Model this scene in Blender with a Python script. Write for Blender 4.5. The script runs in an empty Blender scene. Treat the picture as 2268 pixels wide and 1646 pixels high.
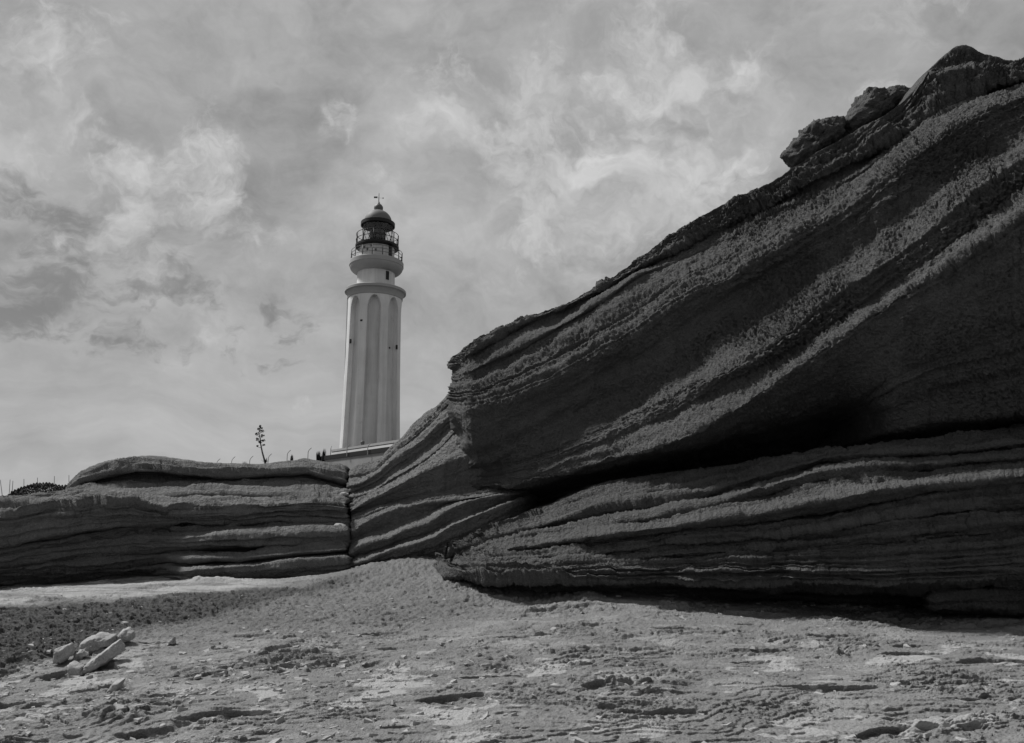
import bpy, bmesh, math, random
import numpy as np
from mathutils import Vector, Matrix

scene = bpy.context.scene
COL = scene.collection

# ------------------------------------------------------------------ camera
CX, CY, F = 1134.0, 823.0, 1713.0          # principal point and focal length on a 2268 px wide picture
PITCH = math.atan((1158.0 - CY) / F)
EYE = np.array([0.0, 0.0, 1.5])
cam_data = bpy.data.cameras.new('camera')
cam_data.sensor_fit = 'HORIZONTAL'
cam_data.sensor_width = 36.0
cam_data.lens = F / 2268.0 * 36.0
cam_data.clip_start = 0.05
cam_data.clip_end = 6000.0
cam = bpy.data.objects.new('camera', cam_data)
cam.location = EYE
cam.rotation_euler = (math.pi / 2 + PITCH, 0, 0)
COL.objects.link(cam)
scene.camera = cam

# ------------------------------------------------------------------ light
SUN_EL, SUN_ROT = math.radians(53), math.radians(-69)
sun_dir = Vector((math.cos(SUN_EL) * math.sin(SUN_ROT), math.cos(SUN_EL) * math.cos(SUN_ROT), math.sin(SUN_EL)))
sun_data = bpy.data.lights.new('sun', 'SUN')
sun_data.energy = 5.0
sun_data.angle = math.radians(9.0)      # veiled by thin cloud
sun_data.color = (1.0, 0.995, 0.985)
sun = bpy.data.objects.new('sun', sun_data)
sun.rotation_euler = sun_dir.to_track_quat('Z', 'Y').to_euler()
sun.location = (0, 0, 60)
COL.objects.link(sun)

scene.view_settings.view_transform = 'Standard'
scene.view_settings.look = 'None'
scene.view_settings.gamma = 1.0
scene.view_settings.use_curve_mapping = False
scene.view_settings.exposure = 0.0
scene.cycles.max_bounces = 5
scene.cycles.transparent_max_bounces = 12


class NT:
    """small helper to wire node trees"""
    def __init__(self, tree):
        self.t = tree
    def add(self, kind, ins=None, **props):
        n = self.t.nodes.new(kind)
        for k, v in props.items():
            setattr(n, k, v)
        for k, v in (ins or {}).items():
            self.put(n.inputs[k], v)
        return n
    def put(self, sock, v):
        if isinstance(v, bpy.types.NodeSocket):
            self.t.links.new(v, sock)
        elif isinstance(v, bpy.types.Node):
            self.t.links.new(v.outputs[0], sock)
        else:
            sock.default_value = v
    def m(self, op, a, b=0.0, c=None, clamp=False):
        ins = {0: a, 1: b}
        if c is not None:
            ins[2] = c
        return self.add('ShaderNodeMath', ins, operation=op, use_clamp=clamp).outputs[0]
    def v(self, op, a, b=(0, 0, 0)):
        n = self.add('ShaderNodeVectorMath', {0: a, 1: b}, operation=op)
        return n.outputs['Value'] if op in ('DOT_PRODUCT', 'LENGTH', 'DISTANCE') else n.outputs[0]
    def noise(self, vec, scale, detail=4.0, rough=0.55, dist=0.0, lac=2.0):
        n = self.add('ShaderNodeTexNoise', {'Vector': vec, 'Scale': scale, 'Detail': detail, 'Roughness': rough,
                                            'Distortion': dist, 'Lacunarity': lac})
        return n.outputs[0]
    def step(self, x, a, b, lo=0.0, hi=1.0):
        n = self.add('ShaderNodeMapRange', {0: x, 1: a, 2: b, 3: lo, 4: hi}, interpolation_type='SMOOTHSTEP')
        return n.outputs[0]


def ray(px, py):
    a, b = (px - CX) / F, (CY - py) / F
    c, s = math.cos(PITCH), math.sin(PITCH)
    return a, c - b * s, s + b * c

def at(px, py, Y):
    """the place at distance Y seen at that spot of the picture"""
    a, dy, dz = ray(np.asarray(px, float), np.asarray(py, float))
    k = np.asarray(Y, float) / dy
    return np.stack([a * k + EYE[0], dy * k + EYE[1], dz * k + EYE[2]], -1)

# ------------------------------------------------------------------ sky
world = bpy.data.worlds.new('World')
scene.world = world
world.use_nodes = True
wt = NT(world.node_tree)
bg = world.node_tree.nodes['Background']
sky = wt.add('ShaderNodeTexSky', sky_type='NISHITA', sun_disc=False, sun_elevation=SUN_EL, sun_rotation=SUN_ROT,
             air_density=1.0, dust_density=1.0, ozone_density=1.0)
sky_grey = wt.m('MINIMUM', wt.add('ShaderNodeRGBToBW', {0: sky.outputs[0]}).outputs[0], 7.0)
direction = wt.v('NORMALIZE', wt.add('ShaderNodeTexCoord').outputs['Generated'])
sep = wt.add('ShaderNodeSeparateXYZ', {0: direction})

def sky_spot(px, py, r0, r1):
    """soft disc of directions around one place in the sky (angles in degrees)"""
    d = Vector(ray(px, py)).normalized()
    dot = wt.v('DOT_PRODUCT', direction, tuple(d))
    return wt.step(dot, math.cos(math.radians(r1)), math.cos(math.radians(r0)))

# thin high cloud, smooth
def n01(vec, scale, detail, rough, dist=0.0, lo=0.30, hi=0.70):
    n = wt.noise(vec, scale, detail, rough, dist)
    return wt.add('ShaderNodeMapRange', {0: n, 1: lo, 2: hi, 3: 0.0, 4: 1.0}).outputs[0]
def mixf(f, a_, b_):
    return wt.add('ShaderNodeMix', {0: f, 2: a_, 3: b_}, data_type='FLOAT').outputs[0]
wv = wt.add('ShaderNodeTexNoise', {'Vector': direction, 'Scale': 3.0, 'Detail': 5.0, 'Roughness': 0.55}).outputs['Color']
warp = wt.v('ADD', direction, wt.v('MULTIPLY', wt.v('SUBTRACT', wv, (0.5, 0.5, 0.5)), (0.28, 0.28, 0.20)))
wv2 = wt.add('ShaderNodeTexNoise', {'Vector': direction, 'Scale': 11.0, 'Detail': 4.0, 'Roughness': 0.6}).outputs['Color']
warp2 = wt.v('ADD', warp, wt.v('MULTIPLY', wt.v('SUBTRACT', wv2, (0.5, 0.5, 0.5)), (0.09, 0.09, 0.09)))
hi_soft = n01(wt.v('MULTIPLY', warp, (1.0, 1.0, 1.8)), 2.4, 4, 0.5)
hi_mid = n01(wt.v('MULTIPLY', warp, (1.0, 1.0, 2.2)), 6.0, 7, 0.58)
streak = n01(wt.v('MULTIPLY', warp, (2.2, 2.2, 13.0)), 2.0, 6, 0.6)
low = wt.step(sep.outputs[2], 0.30, 0.10)                      # long flat streaks towards the horizon
# ragged cumulus
cum = n01(wt.v('MULTIPLY', warp2, (1.0, 1.0, 1.25)), 5.0, 9, 0.60)
cum_up = n01(wt.v('MULTIPLY', wt.v('ADD', warp2, (-0.012, 0.0, 0.022)), (1.0, 1.0, 1.25)), 5.0, 5, 0.55)
bits = n01(wt.v('MULTIPLY', warp2, (1.0, 1.0, 1.5)), 15.0, 8, 0.62)
zones = [(1400, 250, 3, 15, 1.0), (1560, 420, 2, 9, 0.8), (975, 175, 0.5, 4.2, 0.9), (1150, 165, 0.5, 4, 0.7), (2120, 60, 1, 10, 0.8), (445, 712, 0.4, 2.6, 1.1), (750, 280, 0.3, 2.6, 0.9), (1010, 285, 0.3, 2.8, 0.9),
         (100, 330, 3, 15, 0.75), (670, 908, 0.2, 1.6, 0.9), (565, 925, 0.2, 1.5, 0.6), (1320, 440, 0.6, 4, 0.6), (330, 480, 3, 14, 0.75), (850, 420, 2, 9, 0.55), (150, 760, 1, 6, 0.5)]
puff_zone = wt.m('MULTIPLY', wt.m('MULTIPLY', wt.step(hi_soft, 0.25, 0.9), 0.55), wt.m('SUBTRACT', 1.0, wt.m('MULTIPLY', low, 0.6)))
for (zx, zy, r0, r1, am) in zones:
    puff_zone = wt.m('MAXIMUM', puff_zone, wt.m('MULTIPLY', sky_spot(zx, zy, r0, r1), am))
body = wt.m('ADD', wt.m('MULTIPLY', cum, 0.62), wt.m('MULTIPLY', bits, 0.38))
edge = wt.m('SUBTRACT', 0.84, wt.m('MULTIPLY', puff_zone, 0.56))
puff = wt.step(body, edge, wt.m('ADD', edge, 0.40))
lit = wt.m('SUBTRACT', cum, cum_up)
# gaps where the darker blue shows
gzones = [(95, 610, 0.5, 7.5, 0.95), (300, 640, 0.5, 8, 0.85), (15, 440, 0.5, 3.2, 1.0), (10, 530, 0.3, 2.0, 0.8), (410, 670, 0.5, 5, 0.8), (590, 735, 0.5, 5, 0.75), (1050, 210, 1, 8, 0.45), (700, 230, 1, 8, 0.35), (1600, 130, 1, 8, 0.4), (2000, 60, 0.5, 5, 0.5)]
gap_zone = wt.m('MULTIPLY', wt.step(hi_soft, 0.65, 0.1), 0.12)
for (zx, zy, r0, r1, am) in gzones:
    gap_zone = wt.m('MAXIMUM', gap_zone, wt.m('MULTIPLY', sky_spot(zx, zy, r0, r1), am))
gap_n = wt.m('ADD', wt.m('MULTIPLY', n01(wt.v('MULTIPLY', wt.v('ADD', warp2, (2.0, 0.3, 0.7)), (1.0, 1.0, 1.9)), 9.0, 8, 0.6), 0.7), wt.m('MULTIPLY', bits, 0.3))
gedge = wt.m('SUBTRACT', 0.86, wt.m('MULTIPLY', gap_zone, 0.55))
gap = wt.step(gap_n, gedge, wt.m('ADD', gedge, 0.34))
level = wt.m('ADD', 3.05, wt.m('MULTIPLY', wt.m('SUBTRACT', hi_soft, 0.5), 1.3))
level = wt.m('ADD', level, wt.m('MULTIPLY', wt.m('SUBTRACT', hi_mid, 0.5), wt.m('SUBTRACT', 1.5, wt.m('MULTIPLY', low, 0.9))))
level = wt.m('ADD', level, wt.m('MULTIPLY', wt.m('MULTIPLY', wt.m('SUBTRACT', streak, 0.5), low), 0.8))
level = wt.m('ADD', level, wt.m('MULTIPLY', wt.m('SUBTRACT', bits, 0.5), wt.m('SUBTRACT', 0.8, wt.m('MULTIPLY', low, 0.65))))
veil = wt.m('ADD', wt.m('MULTIPLY', sky_grey, 0.12), level)
bright = wt.m('ADD', 4.7, wt.m('MULTIPLY', lit, 3.6))
bright = wt.m('ADD', bright, wt.m('MULTIPLY', wt.m('SUBTRACT', bits, 0.5), 0.5))
lum = mixf(wt.m('MULTIPLY', gap, 0.78), veil, 1.85)
lum = mixf(wt.m('MULTIPLY', puff, 0.88), lum, bright)
wt.put(bg.inputs[0], wt.add('ShaderNodeCombineColor', {0: lum, 1: lum, 2: lum}).outputs[0])
bg.inputs[1].default_value = 0.110
world.cycles.sampling_method = 'MANUAL'
world.cycles.sample_map_resolution = 256

# ------------------------------------------------------------------ numpy noise
_rng = np.random.RandomState(11)
_perm = _rng.permutation(256)
_perm = np.concatenate([_perm, _perm, _perm]).astype(np.int32)
_g = _rng.normal(size=(256, 3))
_g /= np.linalg.norm(_g, axis=1)[:, None]
_g = _g.astype(np.float32)

def noise3(x, y, z):
    x, y, z = (np.asarray(v, np.float32) for v in (x, y, z))
    x, y, z = np.broadcast_arrays(x, y, z)
    xi, yi, zi = np.floor(x).astype(np.int32), np.floor(y).astype(np.int32), np.floor(z).astype(np.int32)
    xf, yf, zf = x - xi, y - yi, z - zi
    u, v, w = (t * t * t * (t * (t * 6 - 15) + 10) for t in (xf, yf, zf))
    xi &= 255; yi &= 255; zi &= 255
    out = 0
    for dx in (0, 1):
        wx = u if dx else 1 - u
        for dy in (0, 1):
            wy = v if dy else 1 - v
            for dz in (0, 1):
                wz = w if dz else 1 - w
                g = _g[_perm[_perm[_perm[xi + dx] + yi + dy] + zi + dz]]
                out = out + wx * wy * wz * (g[..., 0] * (xf - dx) + g[..., 1] * (yf - dy) + g[..., 2] * (zf - dz))
    return out * 1.6

def fbm(x, y, z, octs=4, gain=0.5, lac=2.03):
    s, a = 0, 1.0
    for i in range(octs):
        s = s + a * noise3(x * lac ** i + 17.3 * i, y * lac ** i - 5.1 * i, z * lac ** i + 3.7 * i)
        a *= gain
    return s

def sstep(a, b, x):
    t = np.clip((x - a) / (b - a), 0, 1)
    return t * t * (3 - 2 * t)

def blur_axis(a, axis, sigma):
    r = max(1, int(3 * sigma))
    k = np.exp(-0.5 * (np.arange(-r, r + 1) / sigma) ** 2)
    k /= k.sum()
    pad = [(0, 0)] * a.ndim
    pad[axis] = (r, r)
    p = np.pad(a, pad, mode='edge')
    out = np.zeros_like(a)
    n = a.shape[axis]
    for i, w in enumerate(k):
        out += w * np.take(p, np.arange(i, i + n), axis=axis)
    return out

# ------------------------------------------------------------------ object helpers
def link(o, parent=None):
    COL.objects.link(o)
    if parent is not None:
        o.parent = parent
    return o

def tag(o, label=None, cat=None, group=None, kind=None):
    for k, v in (('label', label), ('category', cat), ('group', group), ('kind', kind)):
        if v:
            o[k] = v
    return o

def empty(name, loc=(0, 0, 0)):
    o = bpy.data.objects.new(name, None)
    o.location = tuple(float(v) for v in loc)
    o.empty_display_size = 0.3
    return link(o)

def mesh_from(name, verts, faces, mat, parent=None, smooth=True, attrs=None):
    """verts (n,3), faces (m,4) or (m,3) numpy arrays -> one mesh object"""
    me = bpy.data.meshes.new(name)
    verts = np.ascontiguousarray(verts, np.float32)
    faces = np.ascontiguousarray(faces, np.int32)
    k = faces.shape[1]
    me.vertices.add(len(verts))
    me.vertices.foreach_set('co', verts.ravel())
    me.loops.add(faces.size)
    me.loops.foreach_set('vertex_index', faces.ravel())
    me.polygons.add(len(faces))
    me.polygons.foreach_set('loop_start', np.arange(0, faces.size, k, dtype=np.int32))
    me.polygons.foreach_set('loop_total', np.full(len(faces), k, np.int32))
    me.update(calc_edges=True)
    me.polygons.foreach_set('use_smooth', np.full(len(faces), smooth, bool))
    for an, av in (attrs or {}).items():
        at_ = me.attributes.new(an, 'FLOAT', 'POINT')
        at_.data.foreach_set('value', np.ascontiguousarray(av, np.float32).ravel())
    me.materials.append(mat)
    o = bpy.data.objects.new(name, me)
    if parent is not None:
        o.parent = parent
        o.matrix_parent_inverse = Matrix.Translation(-parent.location)
    COL.objects.link(o)
    return o

def bm_obj(name, bm, mat, parent=None, smooth=False):
    me = bpy.data.meshes.new(name)
    bmesh.ops.recalc_face_normals(bm, faces=bm.faces)
    bm.to_mesh(me)
    bm.free()
    if smooth:
        me.polygons.foreach_set('use_smooth', [True] * len(me.polygons))
    me.materials.append(mat)
    o = bpy.data.objects.new(name, me)
    if parent is not None:
        o.parent = parent
        o.matrix_parent_inverse = Matrix.Translation(-parent.location)
    COL.objects.link(o)
    return o

def grid_faces(nr, nc):
    i = np.arange(nr * nc).reshape(nr, nc)
    return np.stack([i[:-1, :-1], i[1:, :-1], i[1:, 1:], i[:-1, 1:]], -1).reshape(-1, 4)

def tube(bm, pts, rad, seg=8, cap=True):
    """tapered tube through pts"""
    pts = [Vector(tuple(float(c) for c in p)) for p in pts]
    if not hasattr(rad, '__len__'):
        rad = [rad] * len(pts)
    rings = []
    for i, p in enumerate(pts):
        d = (pts[min(i + 1, len(pts) - 1)] - pts[max(i - 1, 0)]).normalized()
        a = d.cross(Vector((0, 1, 0)) if abs(d.y) < 0.9 else Vector((1, 0, 0))).normalized()
        b = d.cross(a)
        rings.append([bm.verts.new(p + (a * math.cos(t) + b * math.sin(t)) * rad[i])
                      for t in (2 * math.pi * k / seg for k in range(seg))])
    for r0, r1 in zip(rings, rings[1:]):
        for k in range(seg):
            bm.faces.new((r0[k], r0[(k + 1) % seg], r1[(k + 1) % seg], r1[k]))
    if cap:
        bm.faces.new(rings[0][::-1])
        bm.faces.new(rings[-1])

def lathe(bm, prof, cx, cy, seg=64, a0=0.0, a1=2 * math.pi):
    """prof: list of (radius, z)"""
    full = abs(a1 - a0 - 2 * math.pi) < 1e-6
    n = seg if full else seg + 1
    rings = []
    for r, z in prof:
        rings.append([bm.verts.new((cx + r * math.cos(a0 + (a1 - a0) * k / seg), cy + r * math.sin(a0 + (a1 - a0) * k / seg), z)) for k in range(n)])
    for r0, r1 in zip(rings, rings[1:]):
        for k in range(seg):
            k2 = (k + 1) % n
            bm.faces.new((r0[k], r0[k2], r1[k2], r1[k]))
    return rings

def boxm(bm, lo, hi, mat=None):
    vs = [bm.verts.new((x, y, z)) for x in (lo[0], hi[0]) for y in (lo[1], hi[1]) for z in (lo[2], hi[2])]
    if mat is not None:
        for v in vs:
            v.co = mat @ v.co
    for f in ((0, 1, 3, 2), (4, 6, 7, 5), (0, 4, 5, 1), (2, 3, 7, 6), (0, 2, 6, 4), (1, 5, 7, 3)):
        bm.faces.new([vs[i] for i in f])

# ------------------------------------------------------------------ materials
def grey(v):
    return (v, v, v, 1.0)

def plain(name, v, rough=0.7, metal=0.0, var=0.25, scale=3.0, bump=0.0):
    m = bpy.data.materials.new(name)
    m.use_nodes = True
    t = NT(m.node_tree)
    p = m.node_tree.nodes['Principled BSDF']
    co = t.add('ShaderNodeTexCoord').outputs['Object']
    n = t.noise(co, scale, 6, 0.6)
    val = t.m('MULTIPLY', v, t.m('ADD', 1.0 - var / 2 - 0.0, t.m('MULTIPLY', t.m('SUBTRACT', n, 0.25), var)))
    t.put(p.inputs['Base Color'], t.add('ShaderNodeCombineColor', {0: val, 1: val, 2: val}).outputs[0])
    p.inputs['Roughness'].default_value = rough
    p.inputs['Metallic'].default_value = metal
    p.inputs['Specular IOR Level'].default_value = 0.25
    if bump:
        b = t.add('ShaderNodeBump', {'Strength': 0.6, 'Distance': bump, 'Height': n})
        t.put(p.inputs['Normal'], b.outputs[0])
    return m

def rock_mat(name, v, grain=90.0, bump=0.012, attr=None, pale=0.6):
    m = bpy.data.materials.new(name)
    m.use_nodes = True
    t = NT(m.node_tree)
    p = m.node_tree.nodes['Principled BSDF']
    co = t.add('ShaderNodeTexCoord').outputs['Object']
    big = t.noise(co, 0.55, 5, 0.6)
    mid = t.noise(co, 5.0, 6, 0.65)
    fine = t.noise(co, grain, 4, 0.65)
    k = t.m('ADD', 0.58, t.m('MULTIPLY', big, 0.42))
    k = t.m('MULTIPLY', k, t.m('ADD', 0.62, t.m('MULTIPLY', mid, 0.76)))
    k = t.m('MULTIPLY', k, t.m('ADD', 0.42, t.m('MULTIPLY', fine, 1.2)))
    val = t.m('MULTIPLY', k, v * 1.12)
    if attr:
        a = t.add('ShaderNodeAttribute', attribute_name=attr).outputs['Fac']
        val = t.add('ShaderNodeMix', {0: a, 2: val, 3: t.m('MULTIPLY', pale, t.m('ADD', 0.8, t.m('MULTIPLY', fine, 0.4)))}, data_type='FLOAT').outputs[0]
        w = t.add('ShaderNodeAttribute', attribute_name='weed').outputs['Fac']
        val = t.m('MULTIPLY', val, t.m('SUBTRACT', 1.0, t.m('MULTIPLY', w, 0.60)))
    else:
        s = t.add('ShaderNodeAttribute', attribute_name='strata').outputs['Fac']
        sv = t.add('ShaderNodeCombineXYZ', {0: t.m('MULTIPLY', s, 3.2), 1: t.m('MULTIPLY', t.add('ShaderNodeSeparateXYZ', {0: co}).outputs[0], 0.25)}).outputs[0]
        val = t.m('MULTIPLY', val, t.m('ADD', 0.72, t.m('MULTIPLY', t.noise(sv, 1.6, 5, 0.65), 0.56)))
    t.put(p.inputs['Base Color'], t.add('ShaderNodeCombineColor', {0: val, 1: val, 2: val}).outputs[0])
    p.inputs['Roughness'].default_value = 0.92
    p.inputs['Specular IOR Level'].default_value = 0.12
    h = t.m('ADD', t.m('MULTIPLY', fine, 0.6), t.m('MULTIPLY', t.noise(co, grain * 0.38, 3, 0.6), 1.0))
    b = t.add('ShaderNodeBump', {'Strength': 1.0, 'Distance': bump, 'Height': h})
    t.put(p.inputs['Normal'], b.outputs[0])
    return m

M_ROCK = rock_mat('dark_sandstone', 0.098, 46.0, 0.06)
M_ROCK2 = rock_mat('layered_sandstone', 0.145, 45.0, 0.05)
M_GROUND = rock_mat('shore_rock', 0.192, 70.0, 0.026, attr='sand', pale=0.32)
M_STONE = rock_mat('loose_stone', 0.31, 70.0, 0.006)
M_TERRAIN = plain('scrub_ground', 0.11, 0.95, var=0.6, scale=0.3)
def limewash(name, v):
    m = plain(name, v, 0.85, var=0.35, scale=0.5)
    t = NT(m.node_tree)
    p = m.node_tree.nodes['Principled BSDF']
    old = p.inputs['Base Color'].links[0].from_socket
    co = t.add('ShaderNodeTexCoord').outputs['Object']
    run = t.noise(t.v('MULTIPLY', co, (1.6, 1.6, 0.10)), 1.0, 6, 0.65)
    spot = t.noise(co, 1.7, 5, 0.7)
    k = t.m('MULTIPLY', t.step(run, 0.35, 0.65, 0.84, 1.03), t.step(spot, 0.24, 0.42, 0.80, 1.0))
    mx = t.add('ShaderNodeVectorMath', {0: old}, operation='SCALE')
    t.put(mx.inputs['Scale'], k)
    t.put(p.inputs['Base Color'], mx.outputs[0])
    return m
M_WHITE = limewash('white_limewash', 0.68)
M_WHITE2 = limewash('shaded_limewash', 0.60)  # darker copy of the white: niche shade put into its colour; watch room shares it
M_TRIM = plain('stone_trim', 0.34, 0.85, var=0.3, scale=1.2)
M_BLACK = plain('black_iron', 0.012, 0.5, var=0.3)
M_IRON = plain('grey_iron', 0.11, 0.55, var=0.3)
M_DOME = plain('dome_metal', 0.15, 0.65, metal=0.0, var=0.5, scale=2.0)
M_WALL = plain('rendered_wall', 0.26, 0.9, var=0.5, scale=0.8)
M_WALL2 = plain('weathered_whitewash', 0.27, 0.9, var=0.5, scale=0.6)
M_TAR = plain('dark_band', 0.012, 0.9, var=0.4)
M_POST = plain('galvanised_post', 0.3, 0.6)
M_STALK = plain('dry_stalk', 0.10, 0.9)
M_LEAF = plain('dark_leaf', 0.028, 0.85, var=0.6)

M_GLASS = bpy.data.materials.new('lantern_glass')
M_GLASS.use_nodes = True
_t = NT(M_GLASS.node_tree)
_o = M_GLASS.node_tree.nodes['Material Output']
_mix = _t.add('ShaderNodeMixShader', {0: 0.05, 1: _t.add('ShaderNodeBsdfTransparent', {0: (0.9, 0.9, 0.9, 1)}).outputs[0],
                                      2: _t.add('ShaderNodeBsdfGlossy', {'Color': (0.8, 0.8, 0.8, 1), 'Roughness': 0.05}).outputs[0]})
_t.put(_o.inputs[0], _mix.outputs[0])
M_LENS = plain('lens_glass', 0.035, 0.15, var=0.2)

# ------------------------------------------------------------------ ground shape
class RBF:
    def __init__(self, pts, c, lin=False):
        P = np.asarray(pts, float)
        self.p, self.c = P[:, :2], c
        r = np.linalg.norm(self.p[:, None] - self.p[None], axis=-1)
        n = len(P)
        A = np.zeros((n + 3, n + 3))
        A[:n, :n] = np.sqrt(r * r + c * c) - 1e-3 * np.eye(n)
        A[:n, n] = 1
        A[:n, n + 1:] = self.p
        A[n, :n] = 1
        A[n + 1:, :n] = self.p.T
        self.w = np.linalg.solve(A, np.concatenate([P[:, 2], [0, 0, 0]]))
    def __call__(self, x, y):
        x, y = np.asarray(x, float), np.asarray(y, float)
        n = len(self.p)
        s = self.w[n] + self.w[n + 1] * x + self.w[n + 2] * y
        for i in range(n):
            s = s + self.w[i] * np.sqrt((x - self.p[i, 0]) ** 2 + (y - self.p[i, 1]) ** 2 + self.c ** 2)
        return s

ctrl = [(-60, 1303, 14.0), (0, 1300, 14.1), (147, 1291, 14.3), (293, 1282, 14.6), (430, 1275, 14.3), (590, 1271, 14.5), (748, 1264, 14.7),
        (845, 1245, 14.0), (910, 1236, 13.7), (958, 1287, 12.2), (1050, 1293, 11.7), (1151, 1300, 11.4), (1331, 1312, 10.9), (1464, 1318, 10.7),
        (1684, 1334, 10.8), (1937, 1343, 11.0), (2268, 1348, 10.6), (2400, 1350, 10.5),
        (-60, 1338, 10.4), (0, 1336, 10.5), (200, 1331, 10.8), (400, 1320, 11.3), (560, 1307, 12.1),
        (-60, 1496, 7.5), (0, 1490, 7.6), (130, 1462, 7.9), (250, 1412, 8.7), (400, 1380, 9.6), (560, 1336, 10.9),
        (-160, 1660, 5.3), (600, 1646, 5.0), (1134, 1646, 4.8), (1700, 1646, 4.7), (2400, 1646, 4.6),
        (1134, 1450, 7.6), (1700, 1450, 7.6), (2268, 1450, 7.4), (600, 1450, 7.9), (1134, 1345, 10.3), (800, 1320, 11.6)]
cp = [tuple(at(*c)) for c in ctrl]
cp += [(-3.5, 0.5, -0.1), (0, 0.0, 0.0), (3.5, 0.5, 0.05), (-9, 6, 0.0), (9, 6, 0.3), (-12, 17, 0.6), (-4, 17, 0.7), (3, 17, 0.7), (10, 15, 0.5)]
GB = RBF(cp, 0.45)

def ground_base(x, y):
    return np.clip(GB(x, y), -0.4, 1.3)

# ------------------------------------------------------------------ lofted rock sheets
def loft(name, xs, curves, mat, parent, back, relief, edge_l=None, edge_r=None, row_px=2.0, x_shift=None, seed=0.0, sm=1.6, wob=2.2, fold=None):
    """curves: list of (y(x) array, Y(x) array) from the crest down; the sheet runs through them in order.
    back: list of (dY, dz) rows going back from the crest."""
    nc = len(xs)
    ys = np.array([c[0] for c in curves], float)
    Ys = np.array([c[1] for c in curves], float)
    rough = np.array([c[2] if len(c) > 2 else 1.0 for c in curves], float)
    ease = [c[3] if len(c) > 3 else 1.0 for c in curves]
    # uneven edges: each line wanders a little
    for i in range(1, len(curves)):
        w = fbm(xs * 0.02, np.full(nc, 7.3 * i + seed), np.zeros(nc), 5, 0.6)
        ys[i] += wob * w
        Ys[i] += 0.05 * fbm(xs * 0.012, np.full(nc, 3.1 * i + seed + 40), np.zeros(nc), 4, 0.6)
    ys[0] += 1.6 * fbm(xs * 0.05, np.full(nc, 1.9 + seed), np.zeros(nc), 5, 0.65)
    for i in range(1, len(curves)):
        ys[i] = np.maximum(ys[i], ys[i - 1] + 1.2)
    rows_y, rows_Y, rows_s, rows_r = [], [], [], []
    for i in range(len(curves) - 1):
        n = max(3, int(np.percentile(ys[i + 1] - ys[i], 75) / row_px))
        for j in range(n):
            t = j / n
            rows_y.append(ys[i] + (ys[i + 1] - ys[i]) * t)
            rows_Y.append(Ys[i] + (Ys[i + 1] - Ys[i]) * t ** ease[i + 1])
            rows_s.append(i + t)
            rows_r.append(rough[i] + (rough[i + 1] - rough[i]) * t)
    rows_y.append(ys[-1]); rows_Y.append(Ys[-1]); rows_s.append(len(curves) - 1.0); rows_r.append(rough[-1])
    py, Y = np.array(rows_y), np.array(rows_Y)
    S = np.repeat(np.array(rows_s)[:, None], nc, 1)
    R = np.repeat(np.array(rows_r)[:, None], nc, 1)
    Yc = blur_axis(Y, 0, sm)
    if fold is not None:
        f0, f1, sg = fold
        k_ = sstep(f0, f0 + 1.0, S) * sstep(f1 + 1.0, f1, S)
        Yc = Yc * (1 - k_) + blur_axis(Y, 0, sg) * k_
    Y = Yc
    px = np.repeat(xs[None], len(Y), 0).astype(float)
    if x_shift is not None:
        px += x_shift(px, py)
    if edge_l is not None:
        w, depth = edge_l
        t = np.clip((xs - xs[0]) / w, 0, 1)
        Y = Y + (depth * (1 - np.sqrt(1 - (1 - t) ** 2)))[None]
    if edge_r is not None:
        w, depth = edge_r
        t = np.clip((xs[-1] - xs) / w, 0, 1)
        Y = Y + (depth * (1 - np.sqrt(1 - (1 - t) ** 2)))[None]
    P = at(px, py, Y)
    du = np.gradient(P, axis=1)
    dv = np.gradient(P, axis=0)
    N = np.cross(dv, du)
    N /= np.maximum(np.linalg.norm(N, axis=-1, keepdims=True), 1e-9)
    N = np.where((N * (P - EYE)).sum(-1, keepdims=True) > 0, -N, N)
    N = blur_axis(blur_axis(N, 0, 1.5), 1, 1.5)
    d = relief(P, S, px, py) * R
    fade = np.minimum(1, np.arange(len(Y)) / 5.0)[:, None] * 0.75 + 0.25
    P = P + N * (d * fade)[..., None]
    # the crest runs back and down behind
    top, ts = [], []
    for dY, dz in back:
        q = P[0].copy()
        q[:, 1] += dY
        q[:, 2] += dz if abs(dz) < 50 else 0
        if dz < -50:
            q[:, 2] = -0.6
        q[:, 2] += 0.10 * fbm(q[:, 0] * 0.8, q[:, 1] * 0.8, q[:, 2] * 0, 4) * (dY > 0.3)
        top.append(q); ts.append(np.zeros(nc))
    P = np.concatenate([np.array(top[::-1]), P], 0)
    S = np.concatenate([np.array(ts[::-1]), S], 0)
    return mesh_from(name, P.reshape(-1, 3), grid_faces(P.shape[0], nc), mat, parent, True, {'strata': S.ravel()})

def curve(xs, pts, smooth=6.0):
    p = np.array(pts, float)
    y = np.interp(xs, p[:, 0], p[:, 1])
    # carry the end slope outside the traced range
    k = (p[-1, 1] - p[-2, 1]) / (p[-1, 0] - p[-2, 0])
    y = np.where(xs > p[-1, 0], p[-1, 1] + (xs - p[-1, 0]) * k, y)
    step = abs(xs[1] - xs[0])
    return blur_axis(y, 0, max(0.8, smooth / step))

def keyed(xs, kx, ky, smooth=6.0):
    return curve(xs, list(zip(kx, ky)), smooth)

def pits(P, f, seed=0.0):
    """honeycomb-like pitting: sharp hollows between rounded grains"""
    n = noise3(P[..., 0] * f + seed, P[..., 1] * f, P[..., 2] * f)
    n2 = noise3(P[..., 0] * f * 2.1 + seed + 9, P[..., 1] * f * 2.1, P[..., 2] * f * 2.1)
    return -np.abs(n) * 1.0 + 0.35 + 0.5 * n2

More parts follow.
